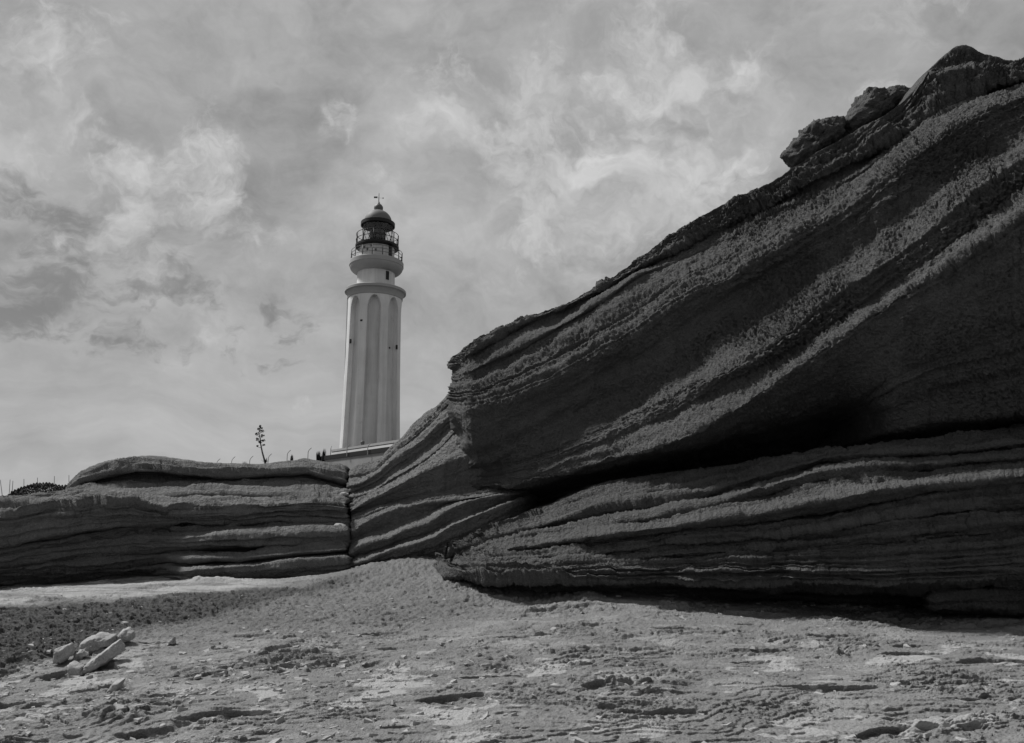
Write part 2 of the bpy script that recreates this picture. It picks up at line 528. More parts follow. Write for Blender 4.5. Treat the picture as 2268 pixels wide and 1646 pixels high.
def lamina(S, x, k, seed=0.0, sharp=0.85):
    """thin beds: each stands proud at its lower edge and is undercut below"""
    u = S * k + 0.9 * noise3(x * 0.22 + seed, S * 0.5, S * 0 + seed) + 0.35 * noise3(x * 0.8, S * k * 0.6, S * 0 + 3 + seed)
    f = u - np.floor(u)
    saw = np.where(f < sharp, f / sharp, (1 - f) / (1 - sharp))
    bed = np.floor(u)
    amp = 0.5 + 0.9 * noise3(bed * 0.73 + 0.5, x * 0.3 + seed, S * 0 + 1.5)
    return saw * np.clip(amp, 0.0, 1.4)

# ---- big outcrop on the right
outcrop = empty('rock_outcrop', at(1600, 1320, 11.0))
tag(outcrop, 'huge dark wind-carved sandstone outcrop rising to the upper right', 'rock')

def relief_B(P, S, px, py):
    x, y, z = P[..., 0], P[..., 1], P[..., 2]
    lump = fbm(x * 0.8, y * 0.8, z * 0.8 + 3, 4, 0.55) * 0.13
    along = x + 0.0 * z
    lam = noise3(S * 5.0 + 0.6 * fbm(x * 0.5, z * 0.5, S * 0, 2), along * 0.35, S * 0) * 0.012 + 0.07 * noise3(S * 1.9 + 0.4 * fbm(x * 0.3, z * 0.3, S * 0 + 9, 2), along * 0.16, S * 0 + 6) * sstep(3.0, 5.0, S)
    lam2 = noise3(S * 13.0, along * 0.7, S * 0 + 4) * 0.006
    zone = sstep(-0.35, 0.35, fbm(x * 0.5 + 8, z * 0.8, y * 0.5, 3))
    right = sstep(1250, 1700, px) * 0.6 + 0.55
    face = 1 - 0.35 * np.exp(-((S - SB['face']) / 0.8) ** 2) * (0.25 + 0.75 * sstep(1850, 1600, px)) * 1.6
    p = pits(P, 7.0, 2.0) * 0.014 + pits(P, 12.0, 5.0) * 0.050 + pits(P, 22.0, 8.0) * 0.066
    g = noise3(x * 42, y * 42, z * 42) * 0.007
    crust = np.clip(1.2 - S / 2.6, 0, 1) * sstep(1150, 1450, px)
    brk = (0.16 * fbm(x * 1.7, z * 1.7, y * 1.7, 4, 0.6) + 0.10 * lamina(S, x + z, 2.2, 5.0)) * crust
    beds = 0.03 * lamina(S, x, 2.0, 2.0) * sstep(17.5, 19.0, S)
    return lump + lam + lam2 + (p * (0.6 + 0.7 * zone) * right) * face + g * 1.6 + brk + beds

xsB = np.concatenate([np.linspace(1001, 1030, 30), np.linspace(1032, 2300, 690), np.linspace(2310, 2620, 40)])
kx = [1003, 1060, 1150, 1240, 1336, 1409, 1489, 1538, 1619, 1699, 1796, 1890, 1989, 2063, 2130, 2197, 2268]
B = lambda ky, s=6.0: keyed(xsB, kx, ky, s)
yS0 = curve(xsB, [(1001, 799), (1008, 786), (1025, 770), (1060, 750), (1110, 730), (1165, 705), (1250, 674), (1330, 632), (1400, 582), (1480, 524), (1550, 479),
                  (1640, 434), (1700, 408), (1760, 371), (1800, 345), (1860, 310), (1940, 265), (1990, 232), (2012, 217), (2035, 188), (2050, 160), (2075, 138), (2100, 115), (2125, 100),
                  (2140, 98), (2160, 106), (2172, 116), (2195, 121), (2212, 127), (2235, 134), (2252, 134), (2268, 128), (2330, 90), (2450, 40), (2620, 10)], 3.0)
yS1 = B([815, 768, 719, 684, 640, 596, 557, 532, 494, 454, 405, 361, 304, 262, 226, 197, 172])
yS2 = B([840, 814, 775, 723, 668, 612, 585, 562, 525, 482, 440, 394, 334, 285, 250, 218, 192])
yS2b = B([870, 860, 826, 775, 727, 673, 622, 598, 566, 524, 470, 420, 351, 296, 260, 226, 200])
yS3 = B([885, 884, 858, 819, 763, 723, 660, 632, 608, 560, 502, 450, 369, 308, 270, 236, 207])
yCR = B([1040, 1034, 988, 940, 892, 866, 828, 787, 705, 641, 581, 520, 443, 400, 355, 307, 267])
yA = B([1052, 1048, 1020, 990, 945, 912, 870, 838, 812, 768, 694, 632, 562, 507, 457, 405, 349])
yAG = B([1062, 1060, 1048, 1020, 980, 950, 920, 893, 848, 806, 752, 696, 618, 576, 530, 470, 421])
yLB = B([1082, 1080, 1074, 1049, 1023, 1003, 975, 955, 908, 856, 788, 722, 655, 615, 575, 530, 470])
yG1 = B([1090, 1090, 1090, 1075, 1052, 1035, 1012, 1000, 978, 955, 925, 880, 826, 795, 774, 752, 725])
yG2 = B([1095, 1096, 1100, 1085, 1062, 1045, 1028, 1018, 1002, 985, 960, 905, 850, 823, 808, 790, 773])
yG3 = B([1100, 1102, 1108, 1094, 1070, 1054, 1040, 1030, 1016, 1004, 985, 925, 885, 857, 842, 828, 813])
yG4 = B([1106, 1110, 1116, 1104, 1080, 1064, 1050, 1042, 1030, 1020, 1004, 980, 952, 938, 930, 922, 914])
yEB = B([1130, 1136, 1146, 1130, 1104, 1084, 1072, 1066, 1054, 1044, 1030, 1018, 1002, 992, 984, 976, 966])
YB = B([12.95, 12.6, 12.3, 12.05, 11.75, 11.5, 11.3, 11.2, 11.05, 10.9, 10.7, 10.55, 10.4, 10.3, 10.2, 10.1, 10.0], 40)
lo = sstep(1800, 1990, xsB)                   # 0: the deep hollow, 1: the wall right of it
lf = sstep(1500, 1380, xsB)
lf2 = sstep(1620, 1200, xsB)                   # fine ledges of the left half
nose = sstep(1260, 1010, xsB)
nose2 = sstep(1190, 1040, xsB)
scoop = sstep(1180, 1380, xsB) * sstep(1900, 1680, xsB)     # smooth hollows under the upper ridge
curvesB = [
    (yS0, YB + 0.74 - 0.30 * nose, 1.0),
    (yS0 + 0.55 * (yS1 - yS0), YB + 0.68 - 0.30 * nose, 1.2),
    (yS1 - 1.5, YB + 0.58 - 0.26 * nose, 1.4),
    (yS1 + 6, YB + 0.74 - 0.26 * nose, 0.8),
    (yS2 - 1, YB + 0.54 - 0.22 * lf - 0.10 * nose, 0.9, 1.4),
    (yS2 + 5, YB + 0.52 - 0.04 * lf - 0.10 * nose, 0.7),
    (yS2b, YB + 0.22 - 0.08 * lf - 0.06 * nose, 1.0, 1.6),
    (yS2b + 0.35 * (yS3 - yS2b), YB + 0.17 - 0.02 * lf - 0.04 * nose, 0.8),
    (yS3, YB - 0.05, 1.0, 1.4),
    (yS3 + 0.10 * (yCR - yS3), YB - 0.05, 0.75),
    (yS3 + 0.5 * (yCR - yS3), YB - 0.03 + 0.17 * lf2 + 0.14 * scoop, 0.75 - 0.0),
    (yCR, YB - 0.05 + 0.29 * lf2 + 0.45 * nose2 + 0.14 * scoop, 0.8),
    (yA, YB - 0.54 + 0.62 * lf2 + 1.0 * nose2, 1.0, 1.55),
    (yA + 0.3 * (yAG - yA), YB - 0.54 + 0.62 * lf2 + 1.0 * nose2, 0.7),
    (yAG, YB - 0.48 + 0.52 * lf2 + 1.05 * nose2, 0.8),
    (yLB, YB - 0.84 + 0.78 * lf2 + 1.1 * nose2, 1.0, 1.6),
    (yLB + 0.12 * (yG1 - yLB), YB - 0.80 + 0.85 * lf2 + 1.0 * nose2, 0.6),
    (yLB + 0.5 * (yG1 - yLB), YB - 0.46 - 0.30 * lo + 0.95 * lf2 + 0.8 * nose2, 0.5),
    (yG1 - 2, YB + (0.45 - 1.05 * lo) + 0.7 * lf2, 0.5),
    (yG1 + 4, YB + (0.65 - 1.20 * lo) + 0.7 * lf2, 0.4),
    (yG2 - 2, YB + (1.25 - 1.78 * lo) + 0.4 * lf2, 0.5),
    (yG2 + 4, YB + (1.45 - 1.90 * lo) + 0.3 * lf2, 0.4),
    (yG3 - 2, YB + (1.75 - 2.14 * lo) + 0.1 * lf2, 0.5),
    (yG3 + 5, YB + (1.9 - 2.20 * lo), 0.4),
    (yG4, YB + (2.1 - 2.20 * lo), 0.4),
    (yEB, YB + 2.3 - 1.3 * lo, 0.3),
]
SB = {'face': 10.0}
nose_y = [794, 831, 850, 862, 880, 901, 915, 935, 952, 971, 991, 1008, 1060]
nose_x = [1006, 1008, 1004, 1001, 1000, 998, 996, 1001, 1008, 1012, 1010, 1016, 1026]
def nose_shift(px, py):
    edge = np.interp(py, nose_y, nose_x) + 1.5 * fbm(py * 0.05, py * 0, py * 0 + 2, 4)
    return (edge - 1001) * np.clip(1 - (px - 1001) / 90.0, 0, 1) ** 1.5
loft('upper_block', xsB, curvesB, M_ROCK, outcrop, [(0.25, 0.03), (0.9, 0.05), (2.2, -0.1), (4.0, -0.6), (5.2, -99)], relief_B,
     edge_l=(46, 1.7), x_shift=nose_shift, seed=1.0, fold=(4.2, 14.5, 5.0))

# lower ledge of the same outcrop
xsC = np.concatenate([np.linspace(872, 2300, 700), np.linspace(2310, 2620, 40)])
kc = [873, 966, 1050, 1151, 1331, 1464, 1565, 1684, 1828, 1937, 2082, 2268]
Cc = lambda ky, s=8.0: keyed(xsC, kc, ky, s)
tT0 = Cc([1243, 1221, 1190, 1148, 1071, 1049, 1039, 1024, 1006, 987, 969, 944])
tT1 = Cc([1246, 1226, 1207, 1180, 1130, 1115, 1097, 1058, 1017, 1008, 1002, 980])
tT2 = Cc([1249, 1231, 1216, 1196, 1163, 1140, 1123, 1086, 1050, 1037, 1030, 1013])
tT3 = Cc([1252, 1236, 1224, 1213, 1185, 1170, 1155, 1136, 1111, 1086, 1075, 1055])
tT5 = Cc([1255, 1240, 1231, 1223, 1204, 1186, 1173, 1163, 1144, 1122, 1093, 1071])
tT6 = Cc([1258, 1246, 1240, 1238, 1222, 1206, 1194, 1185, 1164, 1147, 1125, 1108])
tT7 = Cc([1261, 1254, 1252, 1251, 1239, 1231, 1226, 1218, 1206, 1195, 1180, 1158])
tT7b = Cc([1264, 1271, 1276, 1280, 1284, 1284, 1284, 1286, 1288, 1294, 1288, 1280])
tT8 = Cc([1266, 1277, 1284, 1289, 1296, 1298, 1300, 1302, 1306, 1311, 1306, 1298])
tT9 = Cc([1270, 1291, 1297, 1304, 1315, 1321, 1327, 1337, 1345, 1346, 1346, 1352])
YC = Cc([13.9, 12.1, 11.6, 11.2, 10.45, 10.1, 9.9, 9.65, 9.4, 9.25, 9.15, 9.1], 40)
cav = sstep(1300, 1780, xsC)
blk = sstep(2040, 2062, xsC)                 # block inside the hollow at the far right
tip = sstep(1250, 980, xsC)
tip2 = sstep(1480, 1080, xsC)
wide = sstep(1000, 1350, xsC)
curvesC = [
    (tT0, YC + 0.35 + 0.95 * wide, 0.8),
    (tT0 + 0.35 * (tT1 - tT0), YC + 0.32 + 0.85 * wide, 1.0),
    (tT1 - 0.30 * (tT1 - tT0), YC + 0.28 + 0.55 * wide, 1.0),
    (tT1 - 1, YC + 0.22 + 0.34 * wide, 1.0, 2.0),
    (tT1 + 7, YC + 0.34 + 0.50 * wide, 0.6),
    (tT2 - 0.45 * (tT2 - tT1), YC + 0.28 + 0.38 * wide, 0.8),
    (tT2 - 2, YC + 0.13 + 0.13 * wide, 1.0, 2.0),
    (tT2 + 7, YC + 0.25 + 0.28 * wide, 0.6),
    (tT3 - 0.45 * (tT3 - tT2), YC + 0.18 + 0.14 * wide, 0.9),
    (tT3 - 1, YC + 0.05 - 0.20 * wide, 1.0, 2.0),
    (tT3 + 0.25 * (tT5 - tT3), YC + 0.08 - 0.1 * wide, 0.45),
    (tT5, YC + 0.20 + 0.08 * wide - 0.14 * tip2, 0.5),
    (tT5 + 3, YC + 0.08 - 0.12 * tip2, 0.8),
    (tT6 - 2, YC + 0.02 - 0.20 * tip2, 0.9, 1.4),
    (tT6 + 3, YC + 0.12 - 0.22 * tip2, 0.7),
    (tT7 - 2, YC + 0.0 - 0.33 * tip2, 0.9, 1.3),
    (tT7 + 3, YC + 0.09 - 0.34 * tip2, 0.7),
    (tT7 + 0.35 * (tT7b - tT7), YC - 0.02 - 0.40 * tip2, 0.8),
    (tT7b - 0.3 * (tT7b - tT7), YC - 0.04 - 0.50 * tip2, 0.8),
    (tT7b, YC - 0.03 - 0.60 * tip2, 1.1),
    (tT8, YC + 0.22 + 0.45 * cav - 0.35 * tip2, 0.8),
    (tT8 + 5, YC + 0.4 - 0.35 * tip2 + (1.1 - 1.15 * blk) * cav, 0.6),
    (tT9 - 6, YC + 0.45 - 0.4 * tip2 + (1.3 - 1.30 * blk) * cav, 0.7),
    (tT9 + 4, YC + 0.5 - 0.4 * tip2 + (1.3 - 1.0 * blk) * cav, 0.5),
    (tT9 + 26, YC + 0.7 + 1.2 * cav, 0.3),
]
def relief_C(P, S, px, py):
    x, y, z = P[..., 0], P[..., 1], P[..., 2]
    lump = fbm(x * 0.8 + 20, y * 0.8, z * 1.6, 4, 0.5) * 0.07
    lam = noise3(S * 3.3, x * 0.5, S * 0 + 2) * 0.02 + 0.07 * lamina(S, x, 1.3, 3.0)
    lam3 = 0.06 * lamina(S, x, 2.7, 7.0) + 0.02 * lamina(S, x, 5.3, 2.0)
    p = pits(P, 8.0, 4.0) * 0.012 + pits(P, 14.0, 4.0) * 0.022 + pits(P, 27.0, 1.0) * 0.024
    chips = -0.05 * sstep(0.28, 0.5, noise3(x * 2.6, S * 4.0, y * 0.6)) 
    g = noise3(x * 45, y * 45, z * 45) * 0.006
    tipr = 1 + 0.8 * sstep(1350, 1000, px)
    return lump + (lam + lam3) * (0.8 + 0.6 * tipr) + p * tipr + g + chips
def tip_shift(px, py):
    edge = np.interp(py, [1221, 1232, 1245, 1263, 1280, 1292], [60, 92, 98, 94, 86, 90])
    return edge * np.clip(1 - (px - 872) / 220.0, 0, 1)
loft('lower_ledge', xsC, curvesC, M_ROCK, outcrop, [(0.3, 0.0), (1.0, 0.02), (2.5, -0.1), (3.2, -99)], relief_C,
     edge_l=(30, 0.9), x_shift=tip_shift, seed=2.0, row_px=1.7, wob=2.6)

# wedge behind, between the crack and the overhang
xsA = np.linspace(773, 1190, 260)
Aa = lambda pts, s=4.0: curve(xsA, pts, s)
aU0 = Aa([(773, 1043), (780, 1038), (795, 1027), (826, 1020), (845, 1011), (856, 998), (871, 985), (890, 970), (913, 940), (945, 912), (969, 899), (986, 879), (1003, 862), (1060, 830), (1190, 790)])
aD1 = Aa([(773, 1056), (796, 1053), (822, 1046), (841, 1033), (863, 1018), (879, 1001), (926, 959), (962, 930), (993, 894), (1060, 850), (1190, 810)])
aR2 = Aa([(773, 1079), (798, 1072), (841, 1047), (865, 1024), (909, 992), (938, 971), (957, 954), (991, 930), (1060, 890), (1190, 850)])
aD3 = Aa([(773, 1098), (798, 1088), (826, 1080), (856, 1062), (871, 1046), (901, 1028), (938, 1003), (972, 974), (1001, 945), (1060, 910), (1190, 870)])
aR4 = Aa([(773, 1106), (798, 1097), (826, 1089), (865, 1063), (913, 1035), (950, 1015), (981, 988), (1006, 959), (1060, 930), (1190, 890)])
aR5 = Aa([(773, 1133), (791, 1123), (813, 1111), (845, 1094), (871, 1078), (901, 1062), (938, 1044), (975, 1026), (1012, 1011), (1060, 995), (1190, 970)])
aF6 = Aa([(773, 1136), (791, 1128), (835, 1119), (882, 1109), (919, 1102), (975, 1091), (1031, 1076), (1100, 1068), (1190, 1040)])
aW1 = Aa([(773, 1153), (808, 1145), (834, 1134), (856, 1124), (871, 1119), (938, 1110), (994, 1104), (1068, 1092), (1130, 1084), (1190, 1060)])
aW2 = Aa([(773, 1181), (798, 1163), (832, 1147), (863, 1131), (880, 1124), (938, 1115), (994, 1108), (1068, 1096), (1190, 1070)])
aW2b = Aa([(773, 1200), (798, 1190), (826, 1179), (871, 1167), (914, 1149), (956, 1133), (994, 1114), (1060, 1100), (1190, 1076)])
aW3 = Aa([(773, 1229), (793, 1214), (830, 1199), (867, 1190), (882, 1180), (910, 1169), (947, 1159), (962, 1148), (988, 1129), (1027, 1111), (1068, 1101), (1130, 1092), (1190, 1080)], 3)
aW3b = Aa([(773, 1239), (800, 1231), (845, 1219), (873, 1208), (919, 1195), (967, 1176), (1003, 1156), (1068, 1133), (1130, 1110), (1190, 1090)])
aW4 = Aa([(773, 1250), (817, 1237), (849, 1224), (867, 1216), (912, 1204), (966, 1185), (1003, 1160), (1049, 1141), (1105, 1116), (1190, 1096)], 3)
aW5 = Aa([(773, 1262), (800, 1255), (845, 1244), (901, 1233), (966, 1218), (1031, 1196), (1086, 1168), (1124, 1152), (1190, 1130)])
YA = keyed(xsA, [773, 870, 1016, 1190], [14.6, 14.3, 13.75, 13.2], 30)
thin = sstep(1090, 900, xsA)
curvesA = [
    (aU0, YA + 1.25, 1.0), (aU0 + 0.5 * (aD1 - aU0), YA + 1.12, 1.3), (aD1, YA + 1.0, 1.0), (aD1 + 3, YA + 1.06, 0.8),
    (aR2 - 1, YA + 0.70, 1.1, 1.5), (aR2 + 3, YA + 0.74, 0.6), (aD3, YA + 0.84, 0.6), (aR4 - 1, YA + 0.52, 1.1, 1.5), (aR4 + 3, YA + 0.60, 0.8),
    (aR5 - 0.4 * (aR5 - aR4), YA + 0.27, 1.2), (aR5, YA + 0.02, 1.0), (aR5 + 0.15 * (aF6 - aR5), YA + 0.02, 0.4), (aF6, YA + 0.22, 0.4),
    (aW1, YA - 0.02, 1.0, 1.5), (aW1 + 3, YA + 0.05, 0.8), (aW2, YA - 0.16, 1.0, 1.5), (aW2 + 3, YA - 0.14, 0.4), (aW2b, YA + 0.02, 0.5),
    (aW3, YA - 0.38, 0.8, 1.5), (aW3 + 3, YA - 0.36, 0.4), (aW3b, YA - 0.16, 0.5), (aW4, YA - 0.58, 0.9, 1.5), (aW4 + 3, YA - 0.56, 0.5), (aW5, YA - 0.36, 0.6),
    (aW5 + 16, YA - 0.2, 0.4),
]
def relief_A(P, S, px, py):
    x, y, z = P[..., 0], P[..., 1], P[..., 2]
    lump = fbm(x * 1.1 + 5, y * 1.1, z * 1.1, 4, 0.5) * 0.05
    lam = noise3(S * 4.0, x * 0.6, S * 0 + 8) * 0.018
    p = pits(P, 9.0, 7.0) * 0.022 + pits(P, 18.0, 3.0) * 0.03 + 0.035 * lamina(S, x, 1.6, 4.0)
    return lump + lam + p + noise3(x * 40, y * 40, z * 40) * 0.006
crack = lambda px, py: 5.0 * fbm(py * 0.022, py * 0 + 3, py * 0, 4, 0.6) * np.exp(-np.abs(px - 772) / 40.0)
loft('back_wedge', xsA, curvesA, M_ROCK2, outcrop, [(0.3, 0.02), (1.0, -0.05), (2.4, -0.5), (3.0, -99)], relief_A, x_shift=crack, edge_l=(5, 1.3), edge_r=(70, 1.4), seed=3.0, row_px=1.7, wob=1.8)

# ---- layered outcrop on the left
left_rock = empty('rock_outcrop', at(400, 1276, 14.3))
tag(left_rock, 'low layered sandstone outcrop with plank-like ledges, left of the vertical crack', 'rock')
xsL = np.concatenate([np.linspace(-420, -70, 40), np.linspace(-65, 771, 500)])
La = lambda pts, s=4.0: curve(xsL, pts, s)
l0 = La([(-420, 1150), (-200, 1125), (-60, 1109), (0, 1105), (37, 1101), (92, 1095), (147, 1088), (160, 1076), (172, 1063), (187, 1045), (205, 1031), (238, 1021), (293, 1014), (330, 1010), (352, 1012),
         (440, 1025), (500, 1028), (543, 1029), (587, 1027), (623, 1021), (650, 1019), (671, 1016), (697, 1021), (740, 1026), (763, 1033), (771, 1046)], 3)
l1 = La([(-420, 1152), (-60, 1111), (147, 1091), (172, 1067), (220, 1054), (293, 1042), (348, 1041), (403, 1049), (477, 1054), (550, 1054), (623, 1049), (686, 1047), (726, 1058), (771, 1072)])
l2 = La([(-420, 1155), (-60, 1113), (110, 1098), (147, 1094), (165, 1086), (257, 1084), (330, 1085), (403, 1084), (477, 1082), (568, 1082), (660, 1074), (733, 1081), (771, 1092)])
l3 = La([(-420, 1160), (-60, 1120), (0, 1113), (92, 1106), (147, 1104), (257, 1098), (312, 1102), (348, 1104), (403, 1104), (477, 1099), (550, 1100), (623, 1102), (697, 1096), (733, 1106), (771, 1106)])
l4 = La([(-420, 1175), (-60, 1150), (0, 1147), (37, 1145), (73, 1132), (183, 1124), (293, 1119), (330, 1128), (367, 1131), (477, 1124), (550, 1118), (697, 1110), (771, 1117)])
l5 = La([(-420, 1215), (-60, 1210), (0, 1204), (73, 1190), (220, 1165), (312, 1157), (367, 1157), (477, 1154), (623, 1150), (733, 1158), (771, 1162)])
l6 = La([(-420, 1232), (-60, 1230), (0, 1225), (73, 1212), (220, 1190), (312, 1180), (403, 1184), (477, 1176), (623, 1170), (771, 1168)])
l7 = La([(-420, 1258), (-60, 1254), (0, 1250), (110, 1240), (235, 1230), (330, 1219), (367, 1216), (550, 1212), (771, 1200)])
l8 = La([(-420, 1268), (-60, 1265), (0, 1262), (110, 1255), (235, 1248), (348, 1240), (422, 1238), (532, 1240), (623, 1228), (771, 1217)])
l10 = La([(-420, 1288), (-60, 1284), (0, 1281), (147, 1272), (293, 1262), (422, 1264), (550, 1257), (642, 1247), (771, 1243)])
l11 = La([(-420, 1310), (-60, 1304), (0, 1301), (147, 1292), (293, 1283), (403, 1277), (587, 1272), (748, 1266), (771, 1261)])
YL = keyed(xsL, [-420, 0, 300, 771], [12.6, 13.3, 13.9, 14.6], 40)
rt = sstep(250, 440, xsL)
hl = sstep(130, 230, xsL)
und = sstep(430, 330, xsL)
curvesL = [
    (l0, YL + 1.0 + 0.75 * hl, 0.8), (l1 - 0.35 * (l1 - l0), YL + 0.92 + 0.30 * hl, 0.8), (l1 - 1, YL + 0.9 + 0.2 * hl, 0.7), (l1 + 4, YL + 0.95 + 0.62 * hl, 0.5),
    (l2 - 0.3 * (l2 - l1), YL + 0.85 + 0.45 * hl, 0.9), (l2, YL + 0.8 + 0.42 * hl, 0.8), (l3 - 0.35 * (l3 - l2), YL + 0.68 + 0.06 * hl, 1.0), (l3 - 1, YL + 0.62 - 0.02 * hl, 0.8, 1.5), (l3 + 3.5, YL + 0.70 + 0.26 * hl, 0.4),
    (l4 - 0.4 * (l4 - l3), YL + 0.3, 1.1), (l4, YL + 0.05, 1.0, 1.5), (l4 + 0.2 * (l5 - l4), YL + 0.03, 0.7), (l5 - 2, YL + 0.10, 0.8), (l5 + 2.5, YL + 0.36, 0.4),
    (l6 - 3, YL + 0.12 + 0.20 * und, 0.7), (l6, YL + 0.10 + 0.24 * und, 0.6), (l6 + 9, YL - 0.34 + 0.62 * und, 0.6, 1.3), (l7 - 2, YL - 0.26 + 0.60 * und, 0.7), (l7 + 3, YL + 0.14 + 0.36 * und, 0.4),
    (l8 - 0.4 * (l8 - l7), YL - 0.22 + 0.66 * und, 0.8), (l8, YL - 0.56 + 1.02 * und, 0.7, 1.3), (l8 + 7, YL - 0.14 + 0.72 * und, 0.4), (l10 - 0.45 * (l10 - l8), YL - 0.34 + 0.90 * und, 0.8), (l10, YL - 0.80 + 1.44 * und, 0.7, 1.3),
    (l10 + 0.5 * (l11 - l10), YL - 0.74 + 1.56 * und, 0.7), (l11 - 2, YL - 0.60 + 1.45 * und, 0.6), (l11 + 14, YL - 0.3 + 1.4 * und, 0.4),
]
def relief_L(P, S, px, py):
    x, y, z = P[..., 0], P[..., 1], P[..., 2]
    lump = fbm(x * 0.8 + 3, y * 0.8, z * 1.6, 4, 0.5) * 0.07
    lam = noise3(S * 3.0, x * 0.35, S * 0 + 5) * 0.02 + 0.11 * lamina(S, x, 0.9, 1.0, 0.9) + 0.15 * lamina(S, x, 1.7, 6.0, 0.9) + 0.055 * lamina(S, x, 3.3, 9.0)
    lam = lam * (0.85 + 0.15 * sstep(2.0, 4.5, S))
    chips = -0.05 * sstep(0.25, 0.5, noise3(x * 1.8, S * 3.5, y * 0.5 + 7))
    p = pits(P, 7.0, 9.0) * 0.008 + pits(P, 14.0, 6.0) * 0.014 + pits(P, 26.0, 2.0) * 0.016
    return lump + lam + p + chips + noise3(x * 36, y * 36, z * 36) * 0.007
loft('layered_face', xsL, curvesL, M_ROCK2, left_rock, [(0.3, 0.02), (1.0, -0.05), (2.4, -0.4), (3.2, -99)], relief_L, x_shift=crack, edge_r=(5, 1.3), seed=4.0, row_px=1.6, wob=1.4, sm=0.8)

# ------------------------------------------------------------------ shore rock ground
def ground_height(X, Y, detail=True, full=False):
    z = ground_base(X, Y)
    if not detail:
        return z, None, None
    Xw = X + 0.25 * fbm(X * 0.7, Y * 0.7, X * 0 + 2, 3)
    Yw = Y + 0.25 * fbm(X * 0.7 + 9, Y * 0.7, X * 0 + 5, 3)
    # weedy scarp on the left, pitted ground in the middle
    ta = at(0, 1415, 9.0); tb = at(560, 1322, 11.4)
    tx, ty = tb[0] - ta[0], tb[1] - ta[1]
    L = math.hypot(tx, ty)
    sd = ((X - ta[0]) * -ty + (Y - ta[1]) * tx) / L
    al = ((X - ta[0]) * tx + (Y - ta[1]) * ty) / L
    half = np.interp(al, [-3, 0, 1.8, 3.6, 5.5], [1.6, 1.45, 0.95, 0.55, 0.3])
    nz = 0.35 * fbm(X * 1.4, Y * 1.4, X * 0 + 3, 4)
    weed = sstep(half + 0.35, half - 0.35, np.abs(sd + nz)) * sstep(6.5, 3.6, al + nz)
    pit_zone = sstep(2.6, 1.2, np.abs(X + 2.2 - 0.35 * (Y - 10)) ) * sstep(8.0, 10.0, Y)
    # laminated slabs: little scarps, long in X
    def terrace(v, w):
        f_ = np.floor(v)
        return f_ + sstep(0.0, w, v - f_) - 0.35 * (v - f_)
    lev = fbm(Xw * 0.5, Yw * 0.9, X * 0, 5, 0.52) * 5.0 + 0.4 * fbm(X * 3.0, Y * 3.0, X * 0 + 4, 4, 0.6)
    terr = terrace(lev, 0.10)
    lev2 = fbm(Xw * 1.5 + 4, Yw * 2.3, X * 0 + 8, 5, 0.58) * 3.6
    terr2 = terrace(lev2, 0.12)
    lev3 = fbm(Xw * 4.2 + 14, Yw * 6.0, X * 0 + 18, 4, 0.58) * 2.6
    terr3 = terrace(lev3, 0.15)
    smooth = np.clip(weed + 0.8 * pit_zone, 0, 1)
    shelf = sstep(0.1, 0.6, sd - half) * sstep(-6.0, -4.5, X) * 0 + sstep(0.05, 0.5, sd - half) * sstep(5.2, 3.5, al) 
    zb = z
    m1 = 0.10 + 0.75 * sstep(0.0, 0.45, fbm(X * 0.75 + 50, Y * 0.9, X * 0 + 12, 3))
    m2 = sstep(0.0, 0.4, fbm(X * 1.3 + 20, Y * 1.6, X * 0 + 31, 3))
    z = z + (terr * 0.022 * (0.35 + 0.65 * m1) + terr2 * 0.014 * m1 + terr3 * 0.006 * m2) * (1 - 0.75 * smooth) * (1 - 0.1 * shelf)
    z = z + 0.02 * fbm(X * 0.8, Y * 0.8, X * 0 + 1, 3)
    # hollows with pale sand
    hol = fbm(X * 1.5 + 31, Y * 1.9, X * 0 + 2, 4, 0.55) + 0.10 * sstep(0.5, -2.5, X)
    sand = sstep(0.36, 0.42, hol) * (1 - smooth) * sstep(9.5, 7.0, Y)
    P = np.stack([X, Y, z], -1)
    rough = pits(P, 13.0, 1.0) * 0.009 + pits(P, 26.0, 3.0) * 0.006 + noise3(X * 55, Y * 55, z * 30) * 0.003
    rough = rough * (0.6 + 0.6 * m2 + 1.4 * smooth + 1.8 * weed) * (1 - 0.85 * sand) * (1 - 0.6 * shelf)
    rough = rough + pits(P, 7.5, 4.0) * 0.032 * pit_zone * (1 - shelf)
    knob = weed * (0.03 * fbm(X * 5, Y * 5, z * 5, 3, 0.6) + 0.03 * np.abs(noise3(X * 9, Y * 9, z * 9)))
    # dark eroded potholes
    pot = sstep(0.43, 0.50, noise3(X * 1.15 + 70, Y * 2.9, X * 0 + 6)) * (1 - smooth) * (1 - shelf)
    z = z + rough + knob - 0.06 * pot * (0.8 + 0.5 * noise3(X * 9, Y * 14, X * 0))
    pale = np.clip(sand * 0.9 + 0.85 * shelf * sstep(-0.35, 0.25, fbm(X * 0.8, Y * 2.5, X * 0 + 6, 4)) + 0.35 * (sstep(0.15, 0.5, fbm(X * 1.6 + 3, Y * 3.2, X * 0, 4, 0.6)) * (1 - smooth)), 0, 1)
    weed = np.maximum(weed, 0.32 * pit_zone * (1 - shelf))
    if full:
        return z, pale, weed, np.clip(z - zb, -0.14, 0.16)
    return z, pale, weed

nr, nc = 640, 1060
inv = np.linspace(1 / 3.9, 1 / 16.5, nr)
Yg = (1 / inv)[:, None] * np.ones((1, nc))
a = np.linspace(-0.78, 0.78, nc)[None]
Xg = a * Yg
Zg, pale, weed, lift = ground_height(Xg, Yg, True, True)
Ys_ = Yg - 1.0 * lift                         # edges lean out over the hollows in front of them
ground = mesh_from('ground', np.stack([Xg, Ys_, Zg], -1).reshape(-1, 3), grid_faces(nr, nc), M_GROUND, None, True,
                   {'sand': pale.ravel(), 'weed': weed.ravel()})
tag(ground, kind='structure')

